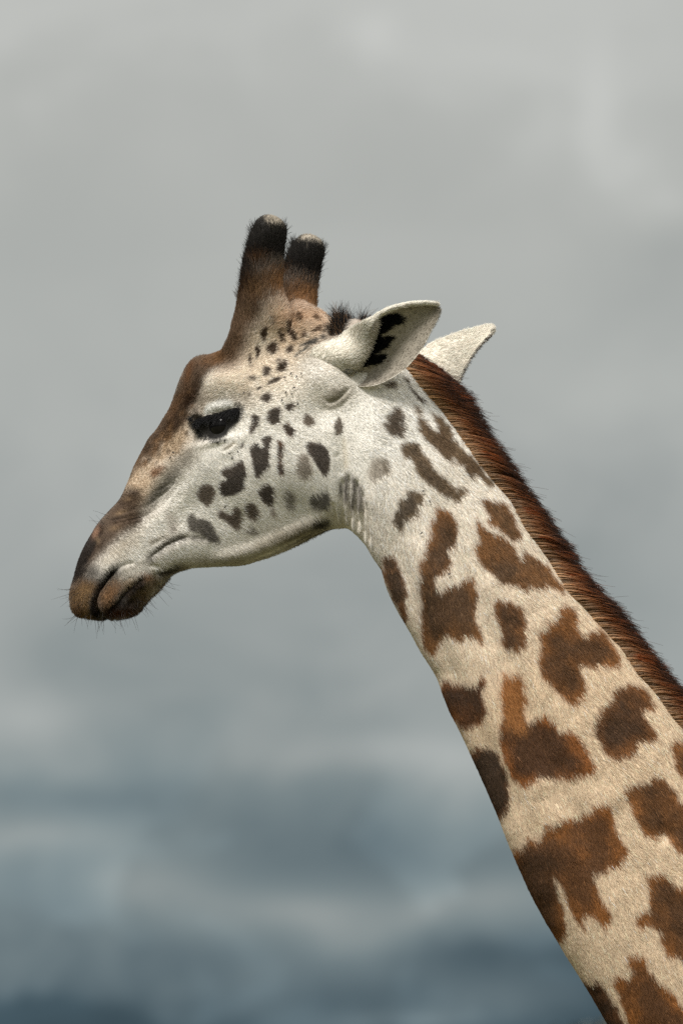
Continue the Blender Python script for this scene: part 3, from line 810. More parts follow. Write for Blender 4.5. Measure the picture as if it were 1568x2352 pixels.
def side_map(X, Y, L):
    k = math.sin(YAW) * turn(X, Y)
    return X - k * np.abs(L), Y - math.sin(PITCH) * np.abs(L)


# rings: top x,y; underside x,y; half width; how much wider the top is than the underside
RINGS = [
    (172, 1412, 232, 1424, 26, 0), (165, 1396, 276, 1417, 50, 0), (165, 1368, 308, 1401, 64, 0), (172, 1340, 331, 1380, 70, .0), (181, 1297, 358, 1350, 73, .05),
    (197, 1252, 386, 1322, 71, .1), (216, 1217, 410, 1310, 67, .12), (240, 1187, 434, 1303, 64, .14), (272, 1150, 467, 1301, 62, .16), (291, 1114, 507, 1299, 64, .18),
    (311, 1069, 551, 1297, 69, .2), (341, 1014, 601, 1285, 79, .22), (373, 975, 646, 1266, 92, .24), (400, 936, 686, 1245, 104, .26), (422, 881, 720, 1226, 112, .28),
    (447, 836, 745, 1217, 116, .28), (487, 820, 763, 1213, 117, .26), (540, 800, 778, 1212, 116, .24), (612, 768, 790, 1212, 114, .2), (690, 748, 800, 1215, 110, .16),
    (765, 738, 810, 1221, 107, .12), (838, 738, 820, 1229, 104, .08), (902, 776, 830, 1239, 101, .05), (960, 838, 845, 1256, 98, .02), (1010, 908, 858, 1277, 95, 0),
    (1058, 985, 870, 1295, 93, 0), (1102, 1050, 881, 1313, 92, 0), (1142, 1112, 890, 1344, 92, 0), (1177, 1155, 900, 1371, 93, 0), (1215, 1217, 914, 1401, 95, 0),
    (1262, 1288, 938, 1443, 98, 0), (1318, 1360, 965, 1493, 101, 0), (1378, 1430, 1001, 1553, 105, 0), (1430, 1488, 1029, 1625, 109, 0), (1470, 1543, 1052, 1670, 113, 0),
    (1535, 1625, 1090, 1752, 118, 0), (1590, 1705, 1130, 1842, 123, 0), (1655, 1800, 1173, 1949, 128, 0), (1725, 1900, 1222, 2058, 134, 0), (1795, 2000, 1281, 2161, 140, 0),
    (1865, 2100, 1340, 2256, 146, 0), (1945, 2210, 1410, 2375, 152, 0), (2035, 2330, 1490, 2500, 160, 0), (2150, 2480, 1590, 2680, 170, 0)]


def cubic(P, n):
    P = np.asarray(P, float)
    t = np.linspace(0, len(P) - 1, n)
    i = np.minimum(t.astype(int), len(P) - 2)
    f = (t - i)[:, None]
    p0, p1, p2, p3 = P[np.maximum(i - 1, 0)], P[i], P[i + 1], P[np.minimum(i + 2, len(P) - 1)]
    return .5 * (2 * p1 + (p2 - p0) * f + (2 * p0 - 5 * p1 + 4 * p2 - p3) * f ** 2 + (3 * p1 - p0 - 3 * p2 + p3) * f ** 3)


def ring_tube(rings, n, m, boxy=.85):
    R = cubic(rings, n)
    th = np.linspace(0, 2 * math.pi, m, endpoint=False)
    V = []
    for (dx, dy, vx, vy, w_, k_) in R:
        t = (1 - np.cos(th)) / 2
        s_ = np.sign(np.sin(th)) * np.abs(np.sin(th)) ** boxy
        V.append(np.stack([dx + (vx - dx) * t, dy + (vy - dy) * t, w_ * s_ * (1 + k_ * np.cos(th))], 1))
    V = np.concatenate(V)
    a = np.r_[R[0, 0:2] + R[0, 2:4], 0] / 2
    b = np.r_[R[-1, 0:2] + R[-1, 2:4], 0] / 2
    nv = len(V)
    V = np.vstack([V, a, b])
    F = [(i * m + j, i * m + (j + 1) % m, (i + 1) * m + (j + 1) % m, (i + 1) * m + j) for i in range(n - 1) for j in range(m)]
    F += [(nv, (j + 1) % m, j) for j in range(m)]
    F += [(nv + 1, (n - 1) * m + j, (n - 1) * m + (j + 1) % m) for j in range(m)]
    return V, F


def horn(side):
    lv = [(566, 880, 72, 54, 32), (582, 810, 72, 68, 36), (591, 750, 62, 82, 38), (597, 700, 51, 92, 40), (600, 657, 43, 98, 38), (602, 617, 37, 103, 35), (609, 576, 34, 107, 33), (616, 540, 33, 111, 32), (620, 518, 31, 113, 30), (622, 504, 25, 114, 24), (623, 496, 14, 114, 14), (623, 493, 5, 114, 5)]
    lv = cubic(lv, 40)
    th = np.linspace(0, 2 * math.pi, 48, endpoint=False)
    V = []
    for (x, y, r, l, rl) in lv:
        x2 = x + math.sin(YAW) * l
        y2 = y + math.sin(PITCH) * l
        V.append(np.stack([x2 + r * np.cos(th), y2 + r * .12 * np.cos(th), side * (l + rl * np.sin(th))], 1))
    V = np.concatenate(V)
    nv = len(V); m = 48; n = 40
    V = np.vstack([V, V[:m].mean(0), V[-m:].mean(0)])
    F = [(i * m + j, i * m + (j + 1) % m, (i + 1) * m + (j + 1) % m, (i + 1) * m + j) for i in range(n - 1) for j in range(m)]
    F += [(nv, (j + 1) % m, j) for j in range(m)] + [(nv + 1, (n - 1) * m + j, (n - 1) * m + (j + 1) % m) for j in range(m)]
    if side < 0:
        F = [f[::-1] for f in F]
    return V, F


def join(parts):
    V, F, o = [], [], 0
    for v, f in parts:
        V.append(v); F += [tuple(i + o for i in q) for q in f]; o += len(v)
    return np.vstack(V), F


V0, F0 = join([ring_tube(RINGS, 300, 120), horn(-1), horn(1)])
tmp = bpy.data.meshes.new('shell')
tmp.from_pydata(V0.tolist(), [], F0)
tob = bpy.data.objects.new('shell', tmp)
col.objects.link(tob)
bpy.context.view_layer.update()
import bmesh
bm = bmesh.new(); bm.from_mesh(tmp)
# each shell's faces point outwards before they are fused
bmesh.ops.recalc_face_normals(bm, faces=bm.faces[:])
bm.to_mesh(tmp); bm.free()
md = tob.modifiers.new('fuse', 'REMESH'); md.mode = 'VOXEL'; md.voxel_size = 3.0
dg = bpy.context.evaluated_depsgraph_get()
em = tob.evaluated_get(dg).to_mesh()
nV = len(em.vertices)
BV = np.empty(nV * 3, np.float64); em.vertices.foreach_get('co', BV); BV = BV.reshape(-1, 3)
nL = len(em.loops)
li = np.empty(nL, np.int32); em.loops.foreach_get('vertex_index', li)
ls = np.empty(len(em.polygons), np.int32); em.polygons.foreach_get('loop_start', ls)
lt = np.empty(len(em.polygons), np.int32); em.polygons.foreach_get('loop_total', lt)
ed = np.empty(len(em.edges) * 2, np.int32); em.edges.foreach_get('vertices', ed); ed = ed.reshape(-1, 2)
tob.evaluated_get(dg).to_mesh_clear()
bpy.data.objects.remove(tob); bpy.data.meshes.remove(tmp)
assert (lt == 4).all()
BQ = li.reshape(-1, 4)
print('body verts', nV)
deg = np.bincount(ed.ravel(), minlength=nV).astype(float)


def laplace(P, w_, it):
    for _ in range(it):
        acc_ = np.zeros_like(P)
        for c in range(3):
            acc_[:, c] = np.bincount(ed[:, 0], P[ed[:, 1], c], nV) + np.bincount(ed[:, 1], P[ed[:, 0], c], nV)
        P = P + (acc_ / deg[:, None] - P) * w_
    return P


def vnormals(P, Q):
    n = np.cross(P[Q[:, 2]] - P[Q[:, 0]], P[Q[:, 3]] - P[Q[:, 1]])
    out = np.zeros_like(P)
    for k in range(4):
        for c in range(3):
            out[:, c] += np.bincount(Q[:, k], n[:, c], len(P))
    return out / (np.linalg.norm(out, axis=1, keepdims=True) + 1e-9)


BV = laplace(BV, .6, 4)
sx_, sy_ = side_map(*BV.T)
seam = np.exp(-(((sx_ - 610) / 140) ** 2 + ((sy_ - 765) / 75) ** 2))
BV = laplace(BV, np.clip(seam * 1.3, 0, .85)[:, None], 140)
BN = vnormals(BV, BQ)
if (BN * (BV - BV.mean(0))).sum() < 0:
    BQ = BQ[:, ::-1].copy(); BN = -BN
sx_, sy_ = side_map(*BV.T)
relief = sample(REL, sx_, sy_)
muz = (1 - sstep(300, 350, sx_)) * sstep(1330, 1370, sy_)          # the lips are cleft right across
relief *= np.maximum(sstep(2, 22, np.abs(BV[:, 2])) * .85 + .15, muz)
BV = BV + BN * relief[:, None]
BV = laplace(BV, .35, 1)
BN = vnormals(BV, BQ)
SX, SY = side_map(*BV.T)
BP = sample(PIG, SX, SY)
U, Vv, Wd = deform(*BV.T)
BW = to_world(U, Vv, Wd)

# body beyond the picture: lower neck, trunk, tail and legs, same animal, coarser skin
Y0 = 300
TR = [(1960, 2230, 1420, 2400, 120, 0), (2350, 2680 + Y0 * .4, 1700, 2950 + Y0 * .5, 185, 0), (2650, 2900 + Y0, 1950, 3400 + Y0, 265, 0), (3100, 3000 + Y0, 2300, 3780 + Y0, 360, -.1), (3600, 3120 + Y0, 3200, 3850 + Y0, 390, -.1),
      (4000, 3250 + Y0, 3900, 3800 + Y0, 350, 0), (4330, 3430 + Y0, 4260, 3780 + Y0, 240, 0), (4440, 3580 + Y0, 4410, 3720 + Y0, 60, 0)]
parts = [ring_tube(TR, 90, 64, .9)]
for (hx, top, r0) in ((2380, 3500 + Y0, 150), (4080, 3500 + Y0, 170)):
    for sd_ in (-1, 1):
        H = Y_GROUND
        hind = hx > 3000
        kx_, kn = (hx + 90, hx + 10) if hind else (hx + 10, hx)
        leg = []
        for (f_, r_, ox) in ((0, r0, 0), (.18, r0 * .8, 0), (.38, 82, 40 if hind else 10), (.52, 58, kx_ - hx), (.58, 64, kn - hx), (.68, 44, kn - hx), (.88, 40, kn - hx), (.93, 52, kn - hx - 5), (.955, 50, kn - hx - 12), (.965, 66, kn - hx - 20), (.999, 84, kn - hx - 30), (1.0, 50, kn - hx - 30)):
            yy = top + (H - top) * f_
            leg.append((hx + ox - r_, yy, hx + ox + r_, yy + 1, r_ * .8, 0))
        v_, f_ = ring_tube(leg, 60, 24, 1.0)
        v_[:, 2] += sd_ * 200
        parts.append((v_, f_))
tail = [(4380 - 30, 3520 + Y0, 4380 + 30, 3530 + Y0, 30, 0), (4470, 3700 + Y0, 4510, 3700 + Y0, 20, 0), (4500, 4200 + Y0, 4530, 4200 + Y0, 14, 0), (4480, 4300 + Y0, 4550, 4300 + Y0, 34, 0), (4495, 4900 + Y0, 4540, 4900 + Y0, 16, 0), (4510, 5000 + Y0, 4520, 5000 + Y0, 3, 0)]
parts.append(ring_tube(tail, 60, 12, 1.0))
TV, TF = join(parts)
cent = np.stack([rng.uniform(1900, 4500, 420), rng.uniform(2500, Y_GROUND - 700, 420), rng.uniform(-420, 420, 420)], 1)
d1 = np.full(len(TV), 1e18); d2 = d1.copy()
for c in cent:
    d = ((TV - c) ** 2).sum(1)
    d2 = np.where(d < d1, d1, np.minimum(d2, d)); d1 = np.minimum(d1, d)
edge = np.sqrt(d2) - np.sqrt(d1)
tp = np.where((edge > 34)[:, None], np.array(lin(112, 78, 46)), np.array(lin(222, 198, 162)))
tp = np.where((TV[:, 1] > Y_GROUND - 110)[:, None], np.array(lin(60, 52, 44)), tp)
tp = np.where(((TV[:, 0] > 4440) & (TV[:, 1] > 4200 + Y0))[:, None], np.array(lin(30, 26, 24)), tp)
TW = to_world(*deform(*TV.T))
ROOT = np.array(to_world(*deform(np.array(3200.), np.array(Y_GROUND), np.array(0.))))
ROOT[2] = 0.0

giraffe = bpy.data.objects.new('giraffe', None)
giraffe.location = ROOT
giraffe.empty_display_size = .3
giraffe['label'] = 'adult giraffe in profile with black-tufted horns and a chestnut mane'
giraffe['category'] = 'giraffe'
col.objects.link(giraffe)


def part(name, P, F, mat, pig=None, smooth=True):
    me = bpy.data.meshes.new(name)
    me.from_pydata((np.asarray(P) - ROOT).tolist(), [], F if isinstance(F, list) else F.tolist())
    if pig is not None:
        at = me.color_attributes.new('pigment', 'FLOAT_COLOR', 'POINT')
        c = np.ones((len(P), 4), np.float32); c[:, :3] = pig
        at.data.foreach_set('color', c.ravel())
    me.materials.append(mat)
    if smooth:
        me.polygons.foreach_set('use_smooth', [True] * len(me.polygons))
    me.update()
    o = bpy.data.objects.new(name, me)
    o.parent = giraffe
    col.objects.link(o)
    return o


allF = BQ.tolist() + [tuple(i + nV for i in f) for f in TF]
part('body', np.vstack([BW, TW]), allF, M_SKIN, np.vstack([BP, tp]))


# ------------------------------------------------------------------ hair
def strands(name, pts, rad, pig, nrm, mat, stuff=True):
    """pts (n, k, 3) metres in the world, rad (n, k), pig (n, k, 3), nrm (n, 3)"""
    n, k, _ = pts.shape
    hc = bpy.data.hair_curves.new(name)
    hc.add_curves([k] * n)
    hc.points.foreach_set('position', (pts - ROOT).astype(np.float32).ravel())
    r = hc.attributes.get('radius') or hc.attributes.new('radius', 'FLOAT', 'POINT')
    r.data.foreach_set('value', rad.astype(np.float32).ravel())
    a = hc.attributes.new('pigment', 'FLOAT_COLOR', 'POINT')
    c = np.ones((n, k, 4), np.float32); c[..., :3] = pig
    a.data.foreach_set('color', c.ravel())
    v = hc.attributes.new('skin_normal', 'FLOAT_VECTOR', 'CURVE')
    v.data.foreach_set('vector', nrm.astype(np.float32).ravel())
    hc.materials.append(mat)
    o = bpy.data.objects.new(name, hc)
    o.parent = giraffe
    if stuff:
        o['kind'] = 'stuff'
    col.objects.link(o)
    return o


# direction the coat lies in, px
FLOW = np.array([
    (190, 1390, .1, 1), (230, 1300, .35, .9), (260, 1390, .2, 1), (320, 1370, .5, .9), (250, 1210, .7, .5), (300, 1230, .8, .5), (330, 1050, .75, -.55), (400, 950, .7, -.6), (450, 850, .5, -.8),
    (480, 825, .6, -.6), (520, 880, .75, -.55), (490, 930, .5, -.4), (480, 1020, .3, .95), (540, 1010, .8, .7), (420, 1100, .9, .4), (380, 1200, .95, .45), (430, 1270, .8, .6), (520, 1150, .95, .3), (560, 1250, .7, .7),
    (600, 960, 1, .1), (620, 850, .95, -.1), (580, 800, .5, -.85), (560, 740, .1, -1), (600, 690, .2, -1), (610, 600, .1, -1), (620, 520, .1, -1), (680, 740, .8, -.4), (690, 800, 1, -.1), (740, 850, .9, .1),
    (700, 1000, .9, .5), (640, 1100, .7, .75), (700, 1190, .35, .95), (620, 1230, .6, .85), (760, 1100, .2, 1), (800, 1180, .05, 1), (830, 1000, .8, .6), (850, 1150, .2, 1), (900, 950, .85, .55), (900, 1250, .2, 1),
    (960, 1100, .55, .85), (1000, 1300, .3, .95), (980, 1480, .35, .95), (1060, 1050, .7, .75), (1150, 1250, .55, .85), (1250, 1400, .65, .8), (1150, 1600, .35, .95), (1400, 1650, .6, .85), (1250, 1900, .45, .9), (1500, 1900, .55, .85), (1450, 2200, .45, .9), (1700, 2300, .5, .85)], float)
LEN = np.array([  # hair length, px, and how far it stands up (0..1)
    (190, 1390, 13, .5), (230, 1200, 5, .2), (270, 1390, 13, .5), (340, 1370, 15, .5), (300, 1260, 12, .35), (350, 1100, 8, .25), (430, 880, 14, .4), (480, 820, 18, .55), (520, 880, 12, .35), (490, 980, 6, .3), (520, 1100, 11, .25),
    (620, 920, 11, .22), (620, 1220, 14, .22), (700, 1190, 16, .22), (760, 1180, 15, .2), (560, 760, 13, .35), (600, 690, 18, .4), (600, 620, 22, .45), (620, 560, 18, .4), (620, 515, 7, .4), (690, 740, 12, .3), (620, 800, 11, .25), (730, 860, 10, .25), (800, 980, 8, .2), (830, 1150, 12, .25),
    (900, 1050, 11, .13), (1000, 1200, 14, .13), (980, 1450, 15, .15), (1100, 1500, 16, .13), (1250, 1500, 16, .13), (1300, 1900, 17, .13), (1500, 2200, 18, .13)], float)


def idw(tab, x, y, p=2.2):
    num = np.zeros((len(x), tab.shape[1] - 2)); den = np.zeros(len(x))
    for r in tab:
        w_ = 1.0 / (((x - r[0]) ** 2 + (y - r[1]) ** 2) + 120.0) ** p
        num += w_[:, None] * r[2:]; den += w_
    return num / den[:, None]


vf = idw(FLOW, SX, SY)
vl = idw(LEN, SX, SY)
MR = np.array([(905, 790), (930, 848), (979, 912), (1011, 945), (1043, 990), (1091, 1060), (1131, 1110), (1165, 1146), (1200, 1214), (1226, 1247), (1254, 1286), (1293, 1355), (1333, 1395), (1365, 1431), (1417, 1487), (1453, 1543), (1489, 1580), (1533, 1643), (1568, 1683), (1640, 1780), (1740, 1920), (1850, 2080), (2000, 2290), (2130, 2480)], float)


def root_x(Y):
    return np.interp(Y, MR[:, 1], MR[:, 0])


area = .5 * np.linalg.norm(np.cross(BW[BQ[:, 2]] - BW[BQ[:, 0]], BW[BQ[:, 3]] - BW[BQ[:, 1]]), axis=1)
qs = BQ[:, 0]
in_mane = (SX[qs] > root_x(SY[qs]) + 2) & (SY[qs] > 800)
EYE = rounded(zp(1, [(1015, 600), (1060, 560), (1110, 545), (1180, 525), (1250, 500), (1300, 490), (1325, 500), (1320, 540), (1260, 600), (1235, 650), (1200, 678), (1140, 690), (1080, 660), (1025, 635)]))


def inside(pts, x, y):
    ins = np.zeros(len(x), bool)
    for i in range(len(pts)):
        xa, ya = pts[i]; xb, yb = pts[(i + 1) % len(pts)]
        if ya != yb:
            ins ^= ((ya > y) != (yb > y)) & (x < (xb - xa) * (y - ya) / (yb - ya) + xa)
    return ins


dens = np.ones(len(BQ))
near = BV[qs, 2] < 6
dens[~near] = .35
dens *= 1 - .85 * sstep(2420, 2500, SY[qs])
dens *= 1 - .75 * sstep(1620, 1700, U[qs])
dens[in_mane] = .15
dens[inside(EYE, SX[qs], SY[qs])] = 0
head = (SX[qs] < 850) & (SY[qs] < 1430)
dens[head] *= 1.45
N_FUR = 480000


def scatter(weight, n):
    c = np.cumsum(weight); c /= c[-1]
    q = np.searchsorted(c, rng.random(n))
    a, b = rng.random(n), rng.random(n)
    w_ = np.stack([(1 - a) * (1 - b), a * (1 - b), a * b, (1 - a) * b], 1)
    return q, w_


def at_quad(A, q, w_):
    r = 0
    for k in range(4):
        r = r + A[BQ[q, k]] * (w_[:, k, None] if A.ndim == 2 else w_[:, k])
    return r


q, wq = scatter(area * dens, N_FUR)
P0 = at_quad(BV, q, wq)
Nn = at_quad(BN, q, wq); Nn /= np.linalg.norm(Nn, axis=1, keepdims=True)
fl = at_quad(vf, q, wq); ll = at_quad(vl, q, wq)
hx, hy = side_map(*P0.T)
jit = np.where((hx > 520) & (hx < 770) & (hy < 720), 7.0, 1.3)
along = rng.normal(0, 1, N_FUR) * np.where(ll[:, 0] > 12.5, 3.2, 1.5)
fu = fl / (np.linalg.norm(fl, axis=1, keepdims=True) + 1e-9)
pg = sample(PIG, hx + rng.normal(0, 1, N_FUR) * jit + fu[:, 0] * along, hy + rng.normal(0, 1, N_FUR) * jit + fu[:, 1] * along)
ang = np.arctan2(fl[:, 1], fl[:, 0]) + rng.normal(0, .17, N_FUR) + .16 * sample(MOTT, hx * 1.0 + 300, hy)
f3 = np.stack([np.cos(ang), np.sin(ang), np.zeros(N_FUR)], 1)
tg = f3 - (f3 * Nn).sum(1, keepdims=True) * Nn
tl = np.linalg.norm(tg, axis=1, keepdims=True)
tg = tg / np.maximum(tl, .15)
ln = ll[:, 0] * rng.uniform(.65, 1.3, N_FUR) * np.where(head[q] & (hy > 760), .68, 1.0)
lift = ll[:, 1] * rng.uniform(.7, 1.4, N_FUR)
KP = 4
ts = np.linspace(0, 1, KP)
pts = np.empty((N_FUR, KP, 3))
for j, t in enumerate(ts):
    pts[:, j] = P0 + tg * (ln * t)[:, None] + Nn * (ln * lift * (t - .35 * t * t) * 1.1 - .4)[:, None]
pts[:, 1:] += rng.normal(0, .35, (N_FUR, KP - 1, 3))
wp = to_world(*deform(pts[..., 0], pts[..., 1], pts[..., 2]))


def world_normals(P, Nv):
    e = 1.0
    a = to_world(*deform(*P.T)); b = to_world(*deform(*(P + Nv * e).T))
    d = b - a
    return d / np.linalg.norm(d, axis=1, keepdims=True)


BWN = vnormals(BW, BQ)
if (BWN * world_normals(BV, BN)).sum() < 0:
    BWN = -BWN
wn = at_quad(BWN, q, wq)
rd = np.empty((N_FUR, KP))
base_r = np.where(head[q], .33, .40) * 1e-3
for j, t in enumerate(ts):
    rd[:, j] = base_r * (1 - .75 * t)
guard = rng.random(N_FUR) < .16
rd[guard] *= 1.45
br = np.exp(rng.normal(-.02, .17, N_FUR) * np.where(head[q], .65, 1.0) + guard * rng.normal(-.05, .36, N_FUR) * np.where(head[q], .5, 1.0))[:, None, None]
pc = np.repeat(pg[:, None, :], KP, 1) * br
lum = pg.mean(1)
# dark hair has paler tips here and there, pale hair darker roots
dark = lum < .16
tipk = np.where(dark, rng.choice([1.0, 1.25, 1.9], N_FUR, p=[.55, .32, .13]), 1.0)
for j, t in enumerate(ts):
    pc[:, j] *= (np.where(dark, .9 + (tipk - .9) * t, .90 + .14 * t))[:, None]
pc = np.clip(pc, .004, .9)
strands('fur', wp, rd, pc, wn, M_FUR)

# ---- mane
mw = area * in_mane * (1 - .8 * sstep(1640, 1720, U[qs])) * (SY[qs] < 2450)
NM = 34000
q, wq = scatter(mw, NM)
P0 = at_quad(BV, q, wq); Nn = at_quad(BN, q, wq); wn = at_quad(BWN, q, wq)
hx, hy = side_map(*P0.T)
# position along the crest and the crest's own directions
ml = np.r_[0, np.cumsum(np.hypot(*np.diff(MR, axis=0).T))]
sl = np.interp(hy, MR[:, 1], ml)
tx = np.gradient(MR[:, 0], ml); ty = np.gradient(MR[:, 1], ml)
tx = np.interp(sl, ml, tx); ty = np.interp(sl, ml, ty)
nrm_ = np.hypot(tx, ty); tx /= nrm_; ty /= nrm_
axv = np.stack([tx, ty, np.zeros(NM)], 1)
ndv = np.stack([ty, -tx, np.zeros(NM)], 1)
clump = (sl / 7 + np.sign(P0[:, 2]) * 500 + np.round(P0[:, 2] / 14) * 61).astype(int)
cr = np.random.default_rng(5)
cn = cr.standard_normal((clump.max() - clump.min() + 1, 4)); ci = cn[clump - clump.min()]
wave = np.sin(sl / 37.0) * .5 + np.sin(sl / 91.0 + 1) * .5
Lm = 84 * rng.uniform(.72, 1.12, NM) * (1 + .05 * ci[:, 0]) * (1 - .12 * sstep(600, 1500, sl)) * (1 - .5 * (1 - sstep(0, 60, sl)))
d0 = ndv * (.84 + .1 * ci[:, 1:2]) + axv * .52 + np.stack([np.zeros(NM)] * 2 + [np.sign(P0[:, 2]) * .22], 1)
d1 = ndv * (.30 + .08 * ci[:, 2:3] + .1 * wave[:, None]) + axv * .95 - np.stack([np.zeros(NM)] * 2 + [P0[:, 2] * .010], 1)
d0 /= np.linalg.norm(d0, axis=1, keepdims=True); d1 /= np.linalg.norm(d1, axis=1, keepdims=True)
d0 += rng.normal(0, .05, (NM, 3)); d1 += rng.normal(0, .07, (NM, 3))
fly = rng.random(NM) < .02
d1[fly] += rng.normal(0, .22, (fly.sum(), 3)) + ndv[fly] * .25
KM = 6
ts = np.linspace(0, 1, KM)
pts = np.empty((NM, KM, 3))
p = P0.copy()
for j in range(KM):
    pts[:, j] = p
    t = (j + .5) / (KM - 1)
    p = p + (d0 * (1 - t) + d1 * t) * (Lm / (KM - 1))[:, None]
wp = to_world(*deform(pts[..., 0], pts[..., 1], pts[..., 2]))
C = lambda *a: np.array(lin(*a))
tan_, chest, dk, rust = C(190, 154, 114), C(138, 80, 40), C(27, 19, 16), C(148, 76, 30)
cols = np.empty((NM, KM, 3))
edge_near = np.clip(1 - (np.abs(P0[:, 2]) / 30), 0, 1)          # 1 on the crest's middle line
streak = (ci[:, 3] > .5)[:, None]
for j, t in enumerate(ts):
    if t <= .5:
        k = (t / .5) ** 1.3
        c = tan_ * (1 - k) + chest * k
    else:
        k = min(1, (t - .5) / .4)
        c = chest * (1 - k) + dk * k
    c = np.repeat(c[None], NM, 0)
    c = np.where(streak & (t < .6), c * .6, c)
    c = np.where((ci[:, 2] > 1.25)[:, None] & (t > .3) & (t < .85), rust * (1 - .3 * t), c)
    e = (edge_near * .6)[:, None]
    cols[:, j] = c * (1 - e) + (dk * .6 + chest * .4 * (1 - t)) * e
cols *= np.exp(rng.normal(0, .22, NM))[:, None, None]
rd = np.empty((NM, KM))
for j, t in enumerate(ts):
    rd[:, j] = .42e-3 * (1 - .7 * t)
strands('mane', wp, rd, np.clip(cols, .004, .8), wn, M_MANE)

# ------------------------------------------------------------------ finding the skin under a px on the near side
from mathutils.kdtree import KDTree
kd_idx = np.nonzero((BV[:, 2] < 3) & (BWN @ FWD < .25) & (SY < 2500))[0]
kd = KDTree(len(kd_idx))
for i_, k_ in enumerate(kd_idx):
    kd.insert((SX[k_], SY[k_], 0), i_)
kd.balance()


def skin(x, y):
    """world point and outward normal of the near-side skin seen at a px"""
    _, i_, _ = kd.find((x, y, 0))
    k_ = kd_idx[i_]
    return BW[k_], BWN[k_]


def skin_w(x, y):
    _, i_, _ = kd.find((x, y, 0))
    return Wd[kd_idx[i_]]


RGT = np.array([1.0, 0, 0])


def image_vec(dx, dy, dw=0.0):
    return (dx * RGT - dy * UPV + dw * FWD)


def unit(a):
    return a / (np.linalg.norm(a, axis=-1, keepdims=True) + 1e-12)


# ------------------------------------------------------------------ ears
def closed_cubic(P, n):
    P = np.asarray(P, float); k = len(P)
    t = np.linspace(0, k, n, endpoint=False)
    i = t.astype(int); f = (t - i)[:, None]
    p0, p1, p2, p3 = P[(i - 1) % k], P[i % k], P[(i + 1) % k], P[(i + 2) % k]
    return .5 * (2 * p1 + (p2 - p0) * f + (2 * p0 - 5 * p1 + 4 * p2 - p3) * f ** 2 + (3 * p1 - p0 - 3 * p2 + p3) * f ** 3)


def loft(stations, n, m):
    """stations: arrays (k, 3) of a closed section; returns (n, m, 3)"""
    A = np.stack([closed_cubic(s_, m) for s_ in stations]).reshape(len(stations), -1)
    return cubic(A, n).reshape(n, m, 3)


def loft_faces(n, m, base):
    F = [(i * m + j, i * m + (j + 1) % m, (i + 1) * m + (j + 1) % m, (i + 1) * m + j) for i in range(n - 1) for j in range(m)]
    F.append(tuple((n - 1) * m + j for j in range(m)))
    F.append(tuple(reversed(range(m))))
    return F


w0 = skin_w(765, 880) + 24                        # the head's side before it swells into the ear root
EST = [  # front rim, rear rim, outer left, depths of rims, hollow, bulge of the front roll
    (735, 866, 770, 892, 672, 842, 60, 60, 4, 4), (780, 862, 800, 884, 690, 815, 4, 6, 14, 12), (812, 842, 838, 889, 738, 791, -30, -24, 30, 22), (836, 806, 878, 880, 788, 766, -52, -40, 40, 18),
    (848, 768, 920, 856, 830, 745, -66, -54, 44, 8), (858, 738, 948, 829, 853, 733, -76, -66, 40, 3), (890, 716, 972, 796, 887, 713, -84, -76, 30, 2), (935, 703, 990, 760, 933, 700, -90, -84, 20, 1),
    (975, 700, 1003, 735, 973, 697, -94, -92, 10, 1), (997, 702, 1007, 716, 995, 700, -96, -96, 3, 1)]
print('ear skin depths', w0, [round(skin_w(x_, y_) - w0) for x_, y_ in ((672, 842), (690, 815), (738, 791), (788, 766), (735, 866), (780, 862), (812, 842))])
secs = []
for (fx, fy, rx, ry, ox, oy, wf, wr, dp, bu) in EST:
    wo_ = w0 + wf + 9
    if ox < 800:                                     # the root of the ear grows out of the head
        wo_ = skin_w(ox, oy) + (12 if ox < 700 else 4)
    F_ = np.array([fx, fy, w0 + wf]); R_ = np.array([rx, ry, w0 + wr]); O_ = np.array([ox, oy, wo_])
    li_ = lambda f, d: F_ * (1 - f) + R_ * f + np.array([0, 0, d])
    th = 5.0 if dp > 5 else 3.5
    RB = (F_ + O_) / 2 + np.array([0, 0, -bu - 3])
    secs.append([F_, li_(.15, dp * .6), li_(.5, dp), li_(.8, dp * .5), R_, li_(.85, dp * .5 + th), li_(.5, dp + th), li_(.15, dp * .8 + th), O_, RB])
EN, EM = 150, 160
E = loft(secs, EN, EM)
ex, ey = E[..., 0].ravel(), E[..., 1].ravel()
sec_t = np.tile(np.arange(EM) / EM * 10, EN)                 # 0 front rim .. 4 rear rim .. 8 outer left .. 10
st_t = np.repeat(np.arange(EN) / (EN - 1) * 9, EM)
inner = (sec_t > .25) & (sec_t < 3.85)
nzv = smooth_noise(260, 400, 5, 31)
nz1 = nzv[np.clip((ey - 680).astype(int), 0, 259), np.clip((ex - 640).astype(int), 0, 399)]
nzw = smooth_noise(260, 400, 14, 32)
nz2 = nzw[np.clip((ey - 680).astype(int), 0, 259), np.clip((ex - 640).astype(int), 0, 399)]
ep = np.repeat(np.array(lin(238, 231, 218))[None], EN * EM, 0)
ig = np.array(lin(164, 156, 143))
ep = np.where(inner[:, None], ig * (1 + .06 * nz2[:, None] + .03 * nz1[:, None]), ep)
rimd = np.minimum(np.abs(sec_t - 4), np.minimum(sec_t, 10 - sec_t))
EBLK = [[(630, 235), (700, 210), (830, 212), (815, 260), (760, 290), (700, 335), (640, 350)], [(590, 460), (640, 378), (765, 362), (720, 415), (655, 458), (600, 490)],
        [(500, 575), (570, 500), (640, 480), (735, 520), (650, 545), (570, 570)], [(340, 630), (430, 585), (480, 590), (450, 625), (370, 640)], [(560, 520), (610, 430), (635, 330), (665, 310), (650, 430), (600, 520)]]
blk = np.zeros(EN * EM)
